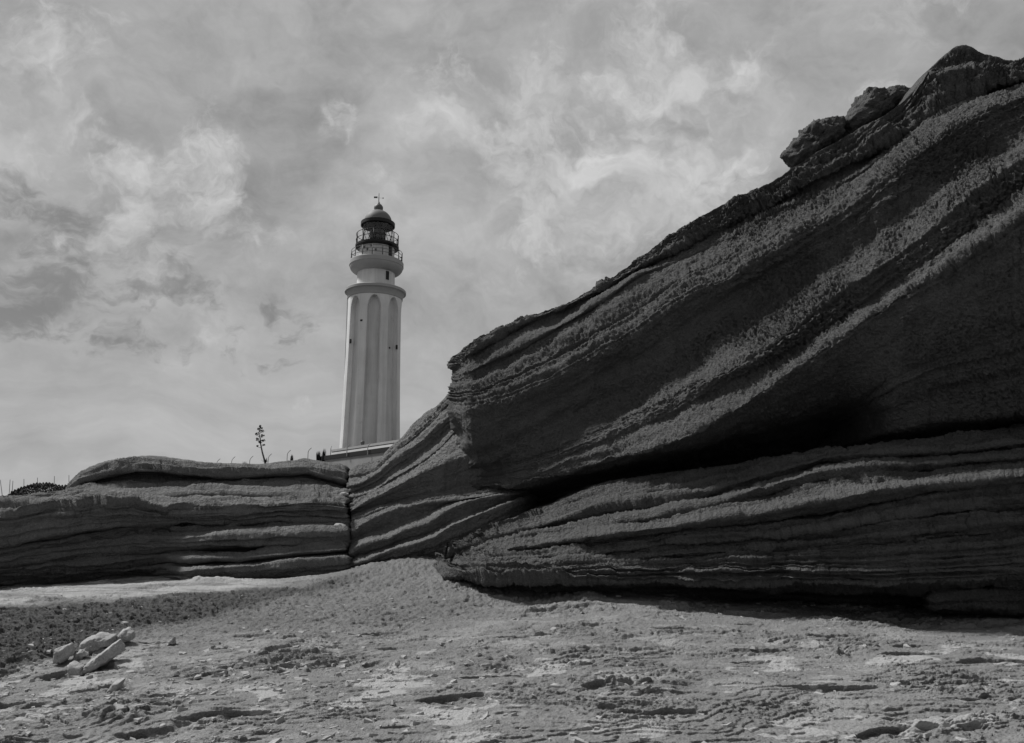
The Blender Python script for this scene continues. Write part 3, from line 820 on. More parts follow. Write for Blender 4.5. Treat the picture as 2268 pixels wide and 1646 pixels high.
def ground_z(x, y):
    return float(ground_height(np.array([[x]], float), np.array([[y]], float))[0][0, 0])

# the land behind, up to the lighthouse and on to the horizon
hill_pts = [tuple(at(20, 1100, 60)), tuple(at(150, 1094, 60)), tuple(at(90, 1097, 30)), tuple(at(300, 1060, 70)), tuple(at(488, 1037, 110)), tuple(at(587, 1025, 100)),
            tuple(at(646, 1020, 91)), tuple(at(700, 1016, 87)), tuple(at(780, 1080, 73)), tuple(at(900, 1080, 68)), tuple(at(822, 1000, 90)), tuple(at(822, 1010, 110))]
hill_pts += [(-30, 16, 0.2), (-12, 18, 0.6), (0, 18, 0.8), (12, 18, 0.6), (30, 16, 0.2), (0, 40, 3.0), (40, 60, 4.0), (-90, 60, 1.0), (60, 110, 4), (-100, 140, 3.0), (0, 200, 5.0), (-10, 2, -0.5), (10, 2, -0.4), (0, -10, -0.6), (-40, -10, -0.8), (40, -10, -0.8)]
HB = RBF(hill_pts, 6.0)
g1 = np.concatenate([-np.geomspace(2500, 60, 22), np.linspace(-58, 58, 70), np.geomspace(60, 2500, 22)])
g2 = np.concatenate([-np.geomspace(1200, 12, 12), np.linspace(-10, 160, 110), np.geomspace(165, 3500, 26)])
XX, YY = np.meshgrid(g1, g2)
ZZ = np.clip(HB(np.clip(XX, -100, 70), np.clip(YY, -10, 200)), -1.0, 9.6)
far = sstep(180, 600, np.hypot(XX, YY))
ZZ = ZZ * (1 - far) - 6.0 * far
near = sstep(21, 17, YY) * sstep(20, 15, np.abs(XX)) * sstep(-2, 1, YY)
ZZ = ZZ * (1 - near) + np.minimum(ZZ, ground_base(np.clip(XX, -14, 14), np.clip(YY, 0, 17)) - 0.35) * near
ZZ += 0.25 * fbm(XX * 0.12, YY * 0.12, XX * 0, 4) * sstep(25, 40, np.abs(YY))
_c, _s = math.cos(PITCH), math.sin(PITCH)
_dep = np.maximum(YY * _c + (ZZ - 1.5) * _s, 1.0)
_px = CX + F * XX / _dep
_lim = np.interp(_px, [-800, 0, 150, 185, 300, 480, 590, 640, 700, 760, 1000], [1112, 1105, 1101, 1075, 1050, 1040, 1029, 1024, 1020, 1034, 1040])
_t = math.tan(PITCH) + 0 * _lim
_b = (CY - _lim) / F
_slope = (_s + _b * _c) / (_c - _b * _s)
ZZ = np.where((YY > 19) & (_px < 1000), np.minimum(ZZ, 1.5 + _slope * YY), ZZ)   # the land stays behind the crest of the left outcrop
terrain = mesh_from('terrain', np.stack([XX, YY, ZZ], -1).reshape(-1, 3), grid_faces(*XX.shape), M_TERRAIN)
tag(terrain, kind='structure')

# ------------------------------------------------------------------ loose rocks with their own outline
def blob(name, outline, Y, thick, mat, label=None, cat=None, group=None, round_=0.5, lean=0.0, rough=0.03, freq=5.0, parent=None, n=64, layers=15, seed=0.0, shift=0.0):
    pts = np.array(outline, float)
    closed = np.concatenate([pts, pts[:1]])
    seglen = np.concatenate([[0], np.cumsum(np.linalg.norm(np.diff(closed, axis=0), axis=1))])
    s = np.linspace(0, seglen[-1], n, endpoint=False)
    ox, oy = np.interp(s, seglen, closed[:, 0]), np.interp(s, seglen, closed[:, 1])
    W = at(ox, oy, np.full(n, Y))
    c = W.mean(0)
    pw = 1.0 / max(round_, 0.12)                     # blockier for small values
    kk = np.concatenate([np.linspace(0.03, 0.9, layers), np.sin(np.linspace(1.2, math.pi / 2, 6))])
    kk = np.concatenate([kk, kk[-2::-1]])
    sg = np.where(np.arange(len(kk)) < len(kk) // 2, -1.0, 1.0)
    ts = sg * (1 - np.minimum(kk, 1) ** pw) ** (1 / pw)
    layers = len(kk)
    rings = []
    for t, k in zip(ts, kk):
        q = c + (W - c) * k
        q[:, 1] += t * thick
        q[:, 2] += lean * t * thick
        q[:, 0] += shift * t * thick
        rings.append(q)
    V = np.array(rings)
    d = V - c
    d /= np.maximum(np.linalg.norm(d, axis=-1, keepdims=True), 1e-6)
    V = V + d * (rough * (fbm(V[..., 0] * freq + seed, V[..., 1] * freq, V[..., 2] * freq, 5, 0.6) - 0.8 * np.abs(noise3(V[..., 0] * freq * 0.7 + 5 + seed, V[..., 1] * freq * 0.7, V[..., 2] * freq * 0.7))))[..., None]
    if thick > 0.3:
        V = V + d * (pits(V, 5.0, seed) * 0.04 + pits(V, 12.0, seed) * 0.028 + 0.05 * noise3(V[..., 2] * 9 + V[..., 0] * 3, V[..., 0] * 1.2, V[..., 1]))[..., None]
    else:
        V = V + d * (pits(V, 20.0, seed) * 0.007)[..., None]
    i = np.arange(layers * n).reshape(layers, n)
    j = np.roll(i, -1, 1)
    faces = np.stack([i[:-1], j[:-1], j[1:], i[1:]], -1).reshape(-1, 4)
    o = mesh_from(name, V.reshape(-1, 3), faces, mat, parent, True, {'strata': np.repeat(np.arange(layers) * 0.1, n)})
    tag(o, label, cat, group)
    return o

blob('perched_boulder', [(1738, 344), (1745, 328), (1757, 315), (1775, 293), (1797, 275), (1823, 269), (1847, 267), (1858, 276), (1866, 305), (1840, 336), (1812, 356), (1786, 374), (1754, 371), (1748, 355)],
     12.15, 0.42, M_ROCK, 'pitted rounded boulder jutting over the sky, lower of the two on the slope crest', 'boulder', round_=0.42, rough=0.07, freq=4.5, n=110, layers=24, seed=1)
blob('perched_boulder', [(1850, 292), (1858, 280), (1880, 250), (1893, 237), (1895, 219), (1919, 213), (1957, 208), (1978, 205), (2010, 213), (2016, 222), (2005, 245), (1960, 275), (1903, 300), (1870, 315)],
     12.25, 0.5, M_ROCK, 'flat topped block on the slope crest just below the summit of the outcrop', 'boulder', round_=0.36, rough=0.05, freq=4.0, n=110, layers=24, seed=5)

def zv(pts):   # outline read from the enlarged view of the stones
    return [(66.5 + 0.14667 * x, 1363.8 + 0.14667 * y) for x, y in pts]

def stone(pts, lift, thick, label, name='loose_stone', **kw):
    o = zv(pts)
    mx_, my_ = sum(p[0] for p in o) / len(o), max(p[1] for p in o)
    o = [(mx_ + (x - mx_) * 1.12, my_ + (y - my_) * 1.22) for x, y in o]
    by = max(p[1] for p in o)
    bx = sum(p[0] for p in o) / len(o)
    Y = 8.0
    for _ in range(12):                         # find the distance at which its foot meets the ground
        p = at(bx, by - lift, Y)
        Y += (p[2] - ground_z(p[0], p[1])) / 0.17
        Y = min(max(Y, 5.5), 10.5)
    return blob(name, o, Y, thick, M_STONE, label, 'stone', 'loose stones at the foot of the weedy scarp', rough=kw.pop('rough', 0.024), freq=9.0, n=72, layers=15, **kw)

stone([(820, 830), (900, 740), (1000, 660), (1150, 560), (1300, 460), (1330, 530), (1345, 610), (1270, 660), (1080, 760), (950, 810)], 3, 0.12,
      'tilted wedge shaped pale slab, biggest of the loose stones at left', round_=0.22, lean=0.2, seed=1)
stone([(810, 460), (850, 390), (1040, 320), (1150, 330), (1240, 350), (1240, 440), (1000, 525), (870, 530)], 3, 0.11,
      'flat pale stone with a dark undercut front, behind the tilted slab', round_=0.25, lean=0.2, seed=2)
stone([(1250, 410), (1370, 270), (1470, 240), (1550, 280), (1540, 370), (1400, 450), (1270, 450)], 2, 0.08,
      'knobbly pale stone at the right end of the stone cluster', round_=0.3, lean=0.2, seed=3, rough=0.02)
stone([(370, 730), (390, 610), (470, 520), (600, 480), (640, 560), (610, 640), (470, 710)], 2, 0.08,
      'rounded pale stone leaning against the dark weedy scarp, leftmost of the cluster', round_=0.3, lean=0.2, seed=4)
stone([(2070, 470), (2120, 400), (2180, 340), (2200, 440)], 1, 0.05,
      'small upright triangular dark stone alone right of the cluster', round_=0.25, seed=5)
stone([(590, 760), (640, 740), (790, 790), (800, 890), (640, 900)], 1, 0.06,
      'small bright white flat chip in front of the tilted slab', round_=0.25, lean=0.2, seed=6, rough=0.008)
stone([(1200, 1130), (1290, 1010), (1420, 980), (1340, 1140)], 1, 0.06,
      'bright leaf shaped flat chip below the cluster', round_=0.25, lean=0.2, seed=7, rough=0.008)
stone([(670, 660), (720, 560), (820, 520), (870, 600), (800, 680)], 1, 0.07,
      'low rounded stone between the leaning stone and the tilted slab', round_=0.35, lean=0.2, seed=8)

def wedged(pts, Y, label, seed):
    blob('wedged_stone', pts, Y, 0.10, M_STONE, label, 'stone', 'stones wedged in the vertical crack', rough=0.015, freq=8.0, n=48, layers=10, seed=seed, round_=0.3, lean=0.1)
wedged([(738, 1166), (743, 1160), (755, 1159), (766, 1163), (768, 1170), (752, 1171), (741, 1171)], 14.42, 'pale flat stone lying on the ledge at the vertical crack', 11)
wedged([(753, 1096), (757, 1091), (766, 1090), (772, 1095), (766, 1099), (757, 1100)], 14.95, 'small pale stone lodged high in the vertical crack', 12)

# rubble: flakes lying about, more of them at the left
rnd = np.random.RandomState(5)
vv, ff, cen = [], [], []
count = 0
while count < 3000:
    X, Y = rnd.uniform(-6.5, 7.0), 4.3 + 7.0 * rnd.rand() ** 1.4
    if abs(X) > 0.72 * Y:
        continue
    dens = 0.10 + 0.90 * float(sstep(1.0, -2.2, X)) * float(sstep(9.5, 7.5, Y))
    if rnd.rand() > dens:
        continue
    count += 1
    s = 0.010 + 0.042 * rnd.rand() ** 3.6
    k = rnd.randint(5, 8)
    an = np.sort(rnd.rand(k)) * 2 * math.pi
    r = s * (0.6 + 0.5 * rnd.rand(k))
    el = 0.7 + 0.8 * rnd.rand()
    th = s * (0.10 + 0.28 * rnd.rand())
    tilt = rnd.normal(0, 0.15, 2)
    gx, gy = r * np.cos(an) * el, r * np.sin(an) / el
    ro = rnd.normal(0.0, 0.7)
    cx_, sx_ = math.cos(ro), math.sin(ro)
    gx, gy = gx * cx_ - gy * sx_, gx * sx_ + gy * cx_
    b = len(vv)
    cen += [(X, Y)] * (2 * k + 1)
    vv += [(X + gx[q], Y + gy[q], -th * 0.6 + tilt[0] * gx[q] + tilt[1] * gy[q]) for q in range(k)]
    vv += [(X + gx[q] * 0.86, Y + gy[q] * 0.86, th + tilt[0] * gx[q] + tilt[1] * gy[q] + th * 0.3 * rnd.randn()) for q in range(k)]
    vv += [(X, Y, th * 1.1)]
    for q in range(k):
        q2 = (q + 1) % k
        ff += [(b + q, b + q2, b + k + q2), (b + q, b + k + q2, b + k + q), (b + k + q, b + k + q2, b + 2 * k)]
vv = np.array(vv)
# drop each flake to the ground under its middle
cen = np.array(cen)
vv[:, 2] += ground_height(cen[:, 0:1], cen[:, 1:2])[0][:, 0]
rubble = mesh_from('rubble', vv, np.array(ff), M_STONE, None, False, {'strata': rnd.rand(len(vv))})
tag(rubble, 'scattered small pale rock flakes strewn over the shore rock', 'rubble', kind='stuff')

# ------------------------------------------------------------------ lighthouse
LY = 90.0
ax_, ay_ = float(at(826.5, 800, LY)[0]), LY
def LX(y):           # height of a level read at the flank of the tower
    return float(at(826, y, LY)[2])
def LR(half, y):     # radius from half the width
    p, q = at(826, y, LY), at(826 + half, y, LY)
    return float(q[0] - p[0])

lighthouse = empty('lighthouse', (ax_, ay_, LX(1030)))
tag(lighthouse, 'tall white ribbed lighthouse with arched niches and dark lantern on the hill', 'lighthouse')
z_base, z_corn = LX(1030), LX(655)
r_base, r_top = LR(66.0, 990), LR(58.5, 670)
REC = 0.58
def r_out(z):
    t = (z - z_base) / (z_corn - z_base)
    return r_base + (r_top - r_base) * (0.75 * t + 0.25 * (1 - (1 - t) ** 2.2)) + 0.15 * (1 - t) ** 3
zs = [z_base + (z_corn - z_base) * i / 30 for i in range(31)]
bm = bmesh.new()
lathe(bm, [(r_out(z) - REC, z) for z in zs], ax_, ay_, 96)
bm_obj('shaft', bm, M_WHITE2, lighthouse, True)
z_apex, z_spring = LX(668), LX(697)
w0 = math.radians(14.2)
c0 = -math.pi / 2 + math.radians(8.5)            # middle niche faces a little to the right of us
def niche_half(z):
    if z <= z_spring:
        return w0
    t = (z - z_spring) / (z_apex - z_spring)
    return w0 * max(0.0, math.sqrt(max(0.0, 1 - t ** 1.7))) if t < 1 else 0.0
zr = [z_base + (z_spring - z_base) * i / 24 for i in range(25)] + [z_spring + (z_apex - z_spring) * i / 16 for i in range(1, 17)] + [z_apex + (z_corn - z_apex) * i / 3 for i in range(1, 4)]
for k in range(8):
    mid = c0 + (k + 0.5) * math.pi / 4
    half = math.pi / 8
    bm = bmesh.new()
    rows = []
    for z in zr:
        h = half - niche_half(z)
        ro = r_out(z)
        row = []
        for r, u in [(ro - REC - 0.05, -1), (ro - 0.03, -1)] + [(ro, -0.97 + 1.94 * i / 8) for i in range(9)] + [(ro - 0.03, 1), (ro - REC - 0.05, 1)]:
            th = mid + u * h
            row.append(bm.verts.new((ax_ + r * math.cos(th), ay_ + r * math.sin(th), z)))
        rows.append(row)
    for a0_, b0_ in zip(rows, rows[1:]):
        for i in range(len(a0_) - 1):
            bm.faces.new((a0_[i], a0_[i + 1], b0_[i + 1], b0_[i]))
    bm_obj('rib', bm, M_WHITE, lighthouse)
# cornice
rc = LR(67, 652)
zc0, zc1 = LX(661), LX(645)
bm = bmesh.new()
lathe(bm, [(r_top - 0.1, zc0 - 0.35), (r_top + 0.08, zc0 - 0.2), (r_top + 0.1, zc0 + 0.05), (rc - 0.25, zc0 + 0.45), (rc - 0.2, zc0 + 0.5), (rc, zc0 + 0.55), (rc, zc1 - 0.08), (rc - 0.08, zc1), (LR(40, 640) - 0.1, zc1 + 0.12)], ax_, ay_, 96)
bm_obj('cornice', bm, M_TRIM, lighthouse, False)
# drum
rd = LR(41.5, 630)
z_bal0, z_bal1 = LX(607), LX(582)
bm = bmesh.new()
lathe(bm, [(rd + 0.05, zc1), (rd, zc1 + 0.3), (rd * 0.985, z_bal0 + 0.3)], ax_, ay_, 96)
drum = bm_obj('drum', bm, M_WHITE, lighthouse, True)
def on_drum(name, ang, w, h, z, r, mat, parent, depth=0.12):
    bm = bmesh.new()
    boxm(bm, (-w / 2, -0.08, 0), (w / 2, depth, h))
    o = bm_obj(name, bm, mat, None)
    th = -math.pi / 2 + ang
    o.location = (ax_ + r * math.cos(th), ay_ + r * math.sin(th), z)
    o.rotation_euler = (0, 0, ang)
    o.parent = parent
    o.matrix_parent_inverse = Matrix.Translation(-parent.location) if parent.type == 'EMPTY' else Matrix.Identity(4)
    return o
on_drum('window', math.radians(46), 0.42, 1.05, zc1 + 0.95, rd * 0.99, M_BLACK, lighthouse)
# gallery with moulded underside
rb = LR(59.4, 590)
bm = bmesh.new()
prof = [(rd * 0.97, z_bal0 - 0.05), (rd + 0.05, z_bal0)]
for i in range(1, 9):
    t = i / 8
    prof.append((rd + 0.05 + (rb - 0.12 - rd) * (1 - (1 - t) ** 1.7), z_bal0 + (z_bal1 - z_bal0) * 0.55 * t ** 1.6))
prof += [(rb, z_bal0 + (z_bal1 - z_bal0) * 0.6), (rb, z_bal1 - 0.1), (rb - 0.06, z_bal1), (LR(36, 580), z_bal1 + 0.02)]
lathe(bm, prof, ax_, ay_, 96)
bm_obj('gallery', bm, M_TRIM, lighthouse, False)
for ang, dz, w in ((34, 0.62, 0.22), (58, 0.55, 0.3)):
    th = math.radians(ang)
    rr = rd + 0.75 * (rb - rd)
    on_drum('drain_hole', th, w, 0.22, z_bal0 + dz, rr, M_BLACK, lighthouse, 0.2)
def railing(name, r, z0, h, posts, rails, pr, rr_, mat, parent):
    bm = bmesh.new()
    for k in range(posts):
        th = 2 * math.pi * k / posts
        tube(bm, [(ax_ + r * math.cos(th), ay_ + r * math.sin(th), z0 - 0.05), (ax_ + r * math.cos(th), ay_ + r * math.sin(th), z0 + h)], pr, 6)
    for f in rails:
        pts = [(ax_ + r * math.cos(2 * math.pi * k / 72), ay_ + r * math.sin(2 * math.pi * k / 72), z0 + h * f) for k in range(73)]
        tube(bm, pts, rr_, 5, False)
    return bm_obj(name, bm, mat, parent, True)
railing('railing', LR(56, 575), z_bal1, LX(562) - LX(583), 16, (0.35, 0.68, 1.0), 0.055, 0.032, M_IRON, lighthouse)
# watch room
rw = LR(38.5, 565)
z_lg = LX(548)
bm = bmesh.new()
lathe(bm, [(rw, z_bal1), (rw * 0.99, z_lg)], ax_, ay_, 96)
bm_obj('watch_room', bm, M_WHITE2, lighthouse, True)
on_drum('door', math.radians(58), 0.5, 1.75, z_bal1 + 0.02, rw * 0.985, M_BLACK, lighthouse)
for ang, hz in ((-22, 0.9), (-8, 1.3), (6, 0.75), (-35, 1.2)):
    on_drum('vent_opening', math.radians(ang), 0.22, 0.3, z_bal1 + hz, rw * 0.985, M_IRON, lighthouse)
# lantern gallery
rl = LR(47.6, 548)
bm = bmesh.new()
lathe(bm, [(rw * 0.98, z_lg - 0.25), (rl - 0.08, z_lg - 0.16), (rl, z_lg - 0.14), (rl, z_lg + 0.12), (rl - 0.1, z_lg + 0.14), (LR(30, 548), z_lg + 0.15)], ax_, ay_, 96)
bm_obj('lantern_gallery', bm, M_BLACK, lighthouse)
railing('railing', rl - 0.08, z_lg + 0.1, LX(524) - LX(548), 12, (0.5, 1.0), 0.06, 0.04, M_BLACK, lighthouse)
# lantern
rg = LR(33.5, 525)
z_l0, z_l1 = z_lg + 0.15, LX(501)
z_mur = z_l0 + 0.12
bm = bmesh.new()
lathe(bm, [(rg, z_mur), (rg, z_l1)], ax_, ay_, 32)
bm_obj('lantern_glass', bm, M_GLASS, lighthouse, True)
for s_ in (1, -1):
    bm = bmesh.new()
    for k in range(8):
        th0 = 2 * math.pi * (k + 0.3) / 8
        pts = [(ax_ + (rg - 0.02) * math.cos(th0 + s_ * 2 * math.pi / 8 * t), ay_ + (rg - 0.02) * math.sin(th0 + s_ * 2 * math.pi / 8 * t), z_mur + (z_l1 - z_mur) * t) for t in (0, 0.25, 0.5, 0.75, 1)]
        tube(bm, pts, 0.035, 5)
    bm_obj('glazing_bars', bm, M_BLACK, lighthouse, True)
bm = bmesh.new()
rz = LR(17.5, 530)
lathe(bm, [(rz * 0.75, z_l0), (rz * 0.8, z_l0 + 0.3), (rz, z_l0 + 0.7), (rz * 1.05, (z_l0 + z_l1) / 2 + 0.2), (rz, z_l1 - 0.5), (rz * 0.9, z_l1 + 0.1)], ax_, ay_, 32)
bm_obj('lens', bm, M_LENS, lighthouse, True)
# roof
rr0 = LR(37.4, 500)
z_r0, z_r1 = LX(503), LX(495)
bm = bmesh.new()
lathe(bm, [(0.05, z_r0 + 0.35), (rg - 0.1, z_r0 + 0.2), (rr0 - 0.1, z_r0), (rr0, z_r0 + 0.05), (rr0, z_r1), (rr0 - 0.15, z_r1 + 0.1), (LR(31, 490) - 0.1, z_r1 + 0.2)], ax_, ay_, 64)
rim = bm_obj('roof_rim', bm, M_BLACK, lighthouse)
rdm = LR(30.5, 488)
z_d0, z_d1 = z_r1 + 0.1, LX(467)
bm = bmesh.new()
prof = []
for i in range(13):
    t = i / 12
    ph = t * math.pi / 2 * 0.86
    prof.append((rdm * math.cos(ph), z_d0 + (z_d1 - z_d0) * math.sin(ph) / math.sin(math.pi / 2 * 0.86)))
lathe(bm, prof, ax_, ay_, 64)
dome = bm_obj('dome', bm, M_DOME, lighthouse, True)
rv = LR(10, 460)
z_v = LX(452)
bm = bmesh.new()
zz0 = z_d1 - 0.25
lathe(bm, [(rv * 0.9, zz0), (rv * 0.85, zz0 + 0.25), (rv * 1.0, zz0 + 0.5), (rv * 0.98, zz0 + 0.75), (rv * 0.7, zz0 + 1.0), (rv * 0.35, z_v), (0.08, z_v + 0.3), (0.05, z_v + 0.35)], ax_, ay_, 32)
bm_obj('ventilator', bm, M_IRON, lighthouse, True)
z_tip = LX(428)
bm = bmesh.new()
tube(bm, [(ax_, ay_, z_v + 0.2), (ax_, ay_, z_tip)], [0.06, 0.03], 6)
spike = bm_obj('lightning_rod', bm, M_IRON, lighthouse)
bm = bmesh.new()
zq = LX(438)
tube(bm, [(ax_ - 0.55, ay_, zq), (ax_ + 0.5, ay_, zq - 0.06)], 0.013, 5)
boxm(bm, (ax_ - 0.62, ay_ - 0.02, zq - 0.06), (ax_ - 0.18, ay_ + 0.02, zq + 0.16))
boxm(bm, (ax_ + 0.46, ay_ - 0.02, zq - 0.14), (ax_ + 0.58, ay_ + 0.02, zq + 0.02))
bm_obj('weather_vane', bm, M_IRON, lighthouse)
# service cable hanging down the left flank, and small wall fittings
bm = bmesh.new()
c_top, c_bot = at(770.5, 640, LY), at(757, 996, LY)
tube(bm, [c_top, c_top * 0.5 + c_bot * 0.5, c_bot], 0.03, 5)
bm_obj('cable', bm, M_IRON, lighthouse)
for (u, y, w, h, rec) in ((-0.72, 770, 0.16, 0.5, 0.0), (-0.3, 726, 0.28, 0.2, 0.0), (0.8, 779, 0.2, 0.2, REC), (0.915, 779, 0.16, 0.5, 0.0)):
    z = LX(y)
    on_drum('vent_slit', math.asin(u), w, h, z, r_out(z) - rec - 0.04, M_BLACK, lighthouse, 0.1)

# ------------------------------------------------------------------ terrace wall under the tower
def wall_run(name, p0, p1, z0, z1, thick, mat, parent, off=0.0, skirt=0.0):
    d = Vector((p1[0] - p0[0], p1[1] - p0[1], 0))
    L = d.length
    d.normalize()
    nrm = Vector((d.y, -d.x, 0))                   # towards us
    if nrm.y > 0:
        nrm = -nrm
    bm = bmesh.new()
    n = 14
    rows = []
    for i in range(n + 1):
        p = Vector((p0[0], p0[1], 0)) + d * (L * i / n)
        f = p + nrm * off
        b = p + nrm * (off - thick)
        g_ = f + nrm * skirt
        rows.append([bm.verts.new((g_.x, g_.y, z0)), bm.verts.new((f.x, f.y, z1)), bm.verts.new((b.x, b.y, z1)), bm.verts.new((b.x, b.y, z0))])
    for a0_, b0_ in zip(rows, rows[1:]):
        for k in range(4):
            bm.faces.new((a0_[k], a0_[(k + 1) % 4], b0_[(k + 1) % 4], b0_[k]))
    bm.faces.new(rows[0])
    bm.faces.new(rows[-1][::-1])
    return bm_obj(name, bm, mat, parent)
wl, wr = at(706, 1011.5, 86.0), at(930, 981, 70.6)
zt = float(0.5 * (wl[2] + wr[2]))
terrace = empty('terrace_wall', (float(wl[0] + wr[0]) / 2, float(wl[1] + wr[1]) / 2, zt - 6))
tag(terrace, 'grey terrace wall with dark top band and white parapet below the lighthouse', 'wall')
wall_run('retaining_wall', wl, wr, zt - 6.0, zt - 0.42, 2.2, M_WALL, terrace, 0.0)
wall_run('dark_band', wl, wr, zt - 0.44, zt + 0.0, 2.4, M_TAR, terrace, 0.12)
wall_run('parapet', wl, wr, zt - 0.05, zt + 0.62, 0.4, M_WALL2, terrace, -1.6, 0.8)
wall_run('parapet_coping', wl, wr, zt + 0.622, zt + 0.86, 0.7, M_TRIM, terrace, -1.45)

# ------------------------------------------------------------------ fence posts
post_spots = [(822, 981, 77.3), (776, 984, 80.6), (733, 988, 84.0), (690, 992, 87.5), (644, 997, 91), (602, 1005, 95), (561, 1010, 100), (521, 1011.5, 105), (488, 1016, 110)]
post_label = ['bent-top fence post standing before the shaded face of the lighthouse, nearest the big rock',
              'bent-top fence post in front of the left niche of the lighthouse',
              'straight looking fence post just left of the lighthouse foot',
              'bent-top fence post just left of the spiky dark plants by the terrace wall',
              'bent-top fence post rising behind the small dark tuft left of the mound',
              'bent-top fence post directly right of the agave flower stalk',
              'bent-top fence post directly left of the agave flower stalk',
              'faint bent-top fence post left of the small leaning dark tuft',
              'faintest fence post, leftmost of the row above the left outcrop']
for i, (px, py, Y) in enumerate(post_spots):
    t = at(px, py, Y)
    k = Y / 80.0
    bm = bmesh.new()
    h = 1.25 * k if i < 3 else 2.2 * k
    if i == 2:
        pts = [(t[0], t[1], t[2] - h), (t[0], t[1], t[2] - 0.25 * k), (t[0] + 0.03, t[1] + 0.2, t[2])]
    else:
        pts = [(t[0] - 0.33 * k, t[1], t[2] - h), (t[0] - 0.33 * k, t[1], t[2] - 0.45 * k), (t[0] - 0.27 * k, t[1], t[2] - 0.28 * k), (t[0] - 0.13 * k, t[1], t[2] - 0.11 * k), (t[0], t[1], t[2])]
    tube(bm, pts, 0.042, 6)
    tag(bm_obj('fence_post', bm, M_POST, None), post_label[i], 'post', 'fence posts along the terrace')
far_posts = [(0.5, 1063, 6, 'leaning thin pole at the left edge of the picture'), (22.4, 1062.5, -3, 'thin pole at the left end of the dark bush, left of a close pair'),
             (28.6, 1065, -3, 'thin pole at the left end of the dark bush, right of a close pair'), (53, 1061, 0, 'thin pole above the left shoulder of the dark bush'),
             (83, 1058, 0, 'thin pole above the middle of the dark bush'), (120.6, 1054.6, -1.5, 'thin pole above the right shoulder of the dark bush'),
             (152.7, 1052.4, 0, 'thin pole at the right end of the dark bush beside the layered rock')]
for px, py, ln, lab in far_posts:
    t, b = at(px, py, 60.0), at(px + ln, py + 46, 60.0)
    bm = bmesh.new()
    tube(bm, [b, t], [0.03, 0.022], 6)
    tag(bm_obj('thin_pole', bm, M_POST, None), lab, 'pole', 'thin poles behind the dark bush')

# lamp on the terrace
b, t = at(802.5, 992, 83.0), at(803, 980.5, 83.0)
lamp = empty('lamp_post', (b[0], b[1], b[2] - 0.6))
tag(lamp, 'short dark lamp post with round head at the foot of the lighthouse', 'lamp')
bm = bmesh.new()
tube(bm, [(b[0], b[1], b[2] - 0.6), (b[0], b[1], t[2] - 0.1)], [0.09, 0.07], 8)
bm_obj('post', bm, M_IRON, lamp)
bm = bmesh.new()
lathe(bm, [(0.05, t[2] - 0.35), (0.16, t[2] - 0.2), (0.23, t[2] - 0.02), (0.21, t[2] + 0.12), (0.1, t[2] + 0.2), (0.02, t[2] + 0.22)], b[0], b[1], 16)
bm_obj('lamp_head', bm, M_IRON, lamp, True)

# ------------------------------------------------------------------ plants
def leaf_blade(bm, base, tip, w):
    base, tip = Vector(base), Vector(tip)
    d = tip - base
    s = d.cross(Vector((0, 0, 1)))
    s = (s if s.length > 1e-4 else Vector((1, 0, 0))).normalized() * w
    mid = base + d * 0.45 + Vector((0, 0, 0.04 * d.length))
    v = [bm.verts.new(p) for p in (base - s * 0.7, base + s * 0.7, mid + s, tip, mid - s, mid - Vector((0, 0, w * 0.6)))]
    bm.faces.new((v[0], v[1], v[2], v[4]))
    bm.faces.new((v[4], v[2], v[3]))
    bm.faces.new((v[0], v[4], v[5])); bm.faces.new((v[1], v[5], v[2])); bm.faces.new((v[5], v[4], v[3])); bm.faces.new((v[5], v[3], v[2]))

def rosette(bm, base, size, n, rs, up=0.55):
    for k in range(n):
        th = rs.uniform(0, 2 * math.pi)
        e = rs.uniform(up, 1.45)
        L = size * rs.uniform(0.7, 1.05)
        tip = (base[0] + L * math.cos(th) * math.cos(e), base[1] + L * math.sin(th) * math.cos(e), base[2] + L * math.sin(e))
        leaf_blade(bm, base, tip, size * 0.075)

rs = random.Random(4)
AY = 100.0
def zz(pts):
    return [at(519 + 0.06466 * x, 931.4 + 0.06466 * y, AY) for x, y in pts]
agave_base = at(587, 1026, AY)
agave = empty('agave', tuple(agave_base))
tag(agave, 'agave with a tall branched flower stalk standing against the sky', 'plant')
bm = bmesh.new()
stalk_pts = zz([(1056, 1470), (1050, 1420), (960, 1100), (925, 930), (905, 820), (885, 620), (840, 440), (870, 290), (880, 200)])
tube(bm, stalk_pts, [0.13, 0.12, 0.10, 0.09, 0.08, 0.07, 0.06, 0.045, 0.02], 7)
stalk = bm_obj('stalk', bm, M_STALK, agave)
bm = bmesh.new()
rosette(bm, tuple(agave_base), 0.8, 22, rs)
bm_obj('rosette', bm, M_LEAF, agave)
clusters = [((845, 450), (940, 380), 0.42, 0.2), ((870, 560), (765, 475), 0.26, 0.28), ((885, 610), (965, 540), 0.38, 0.27), ((890, 720), (785, 655), 0.24, 0.36), ((900, 760), (995, 700), 0.32, 0.2),
            ((905, 820), (870, 750), 0.22, 0.24), ((925, 930), (790, 890), 0.14, 0.12), ((905, 860), (1010, 850), 0.2, 0.14), ((860, 360), (820, 300), 0.18, 0.16), ((872, 320), (925, 275), 0.22, 0.14), ((875, 250), (885, 215), 0.16, 0.2)]
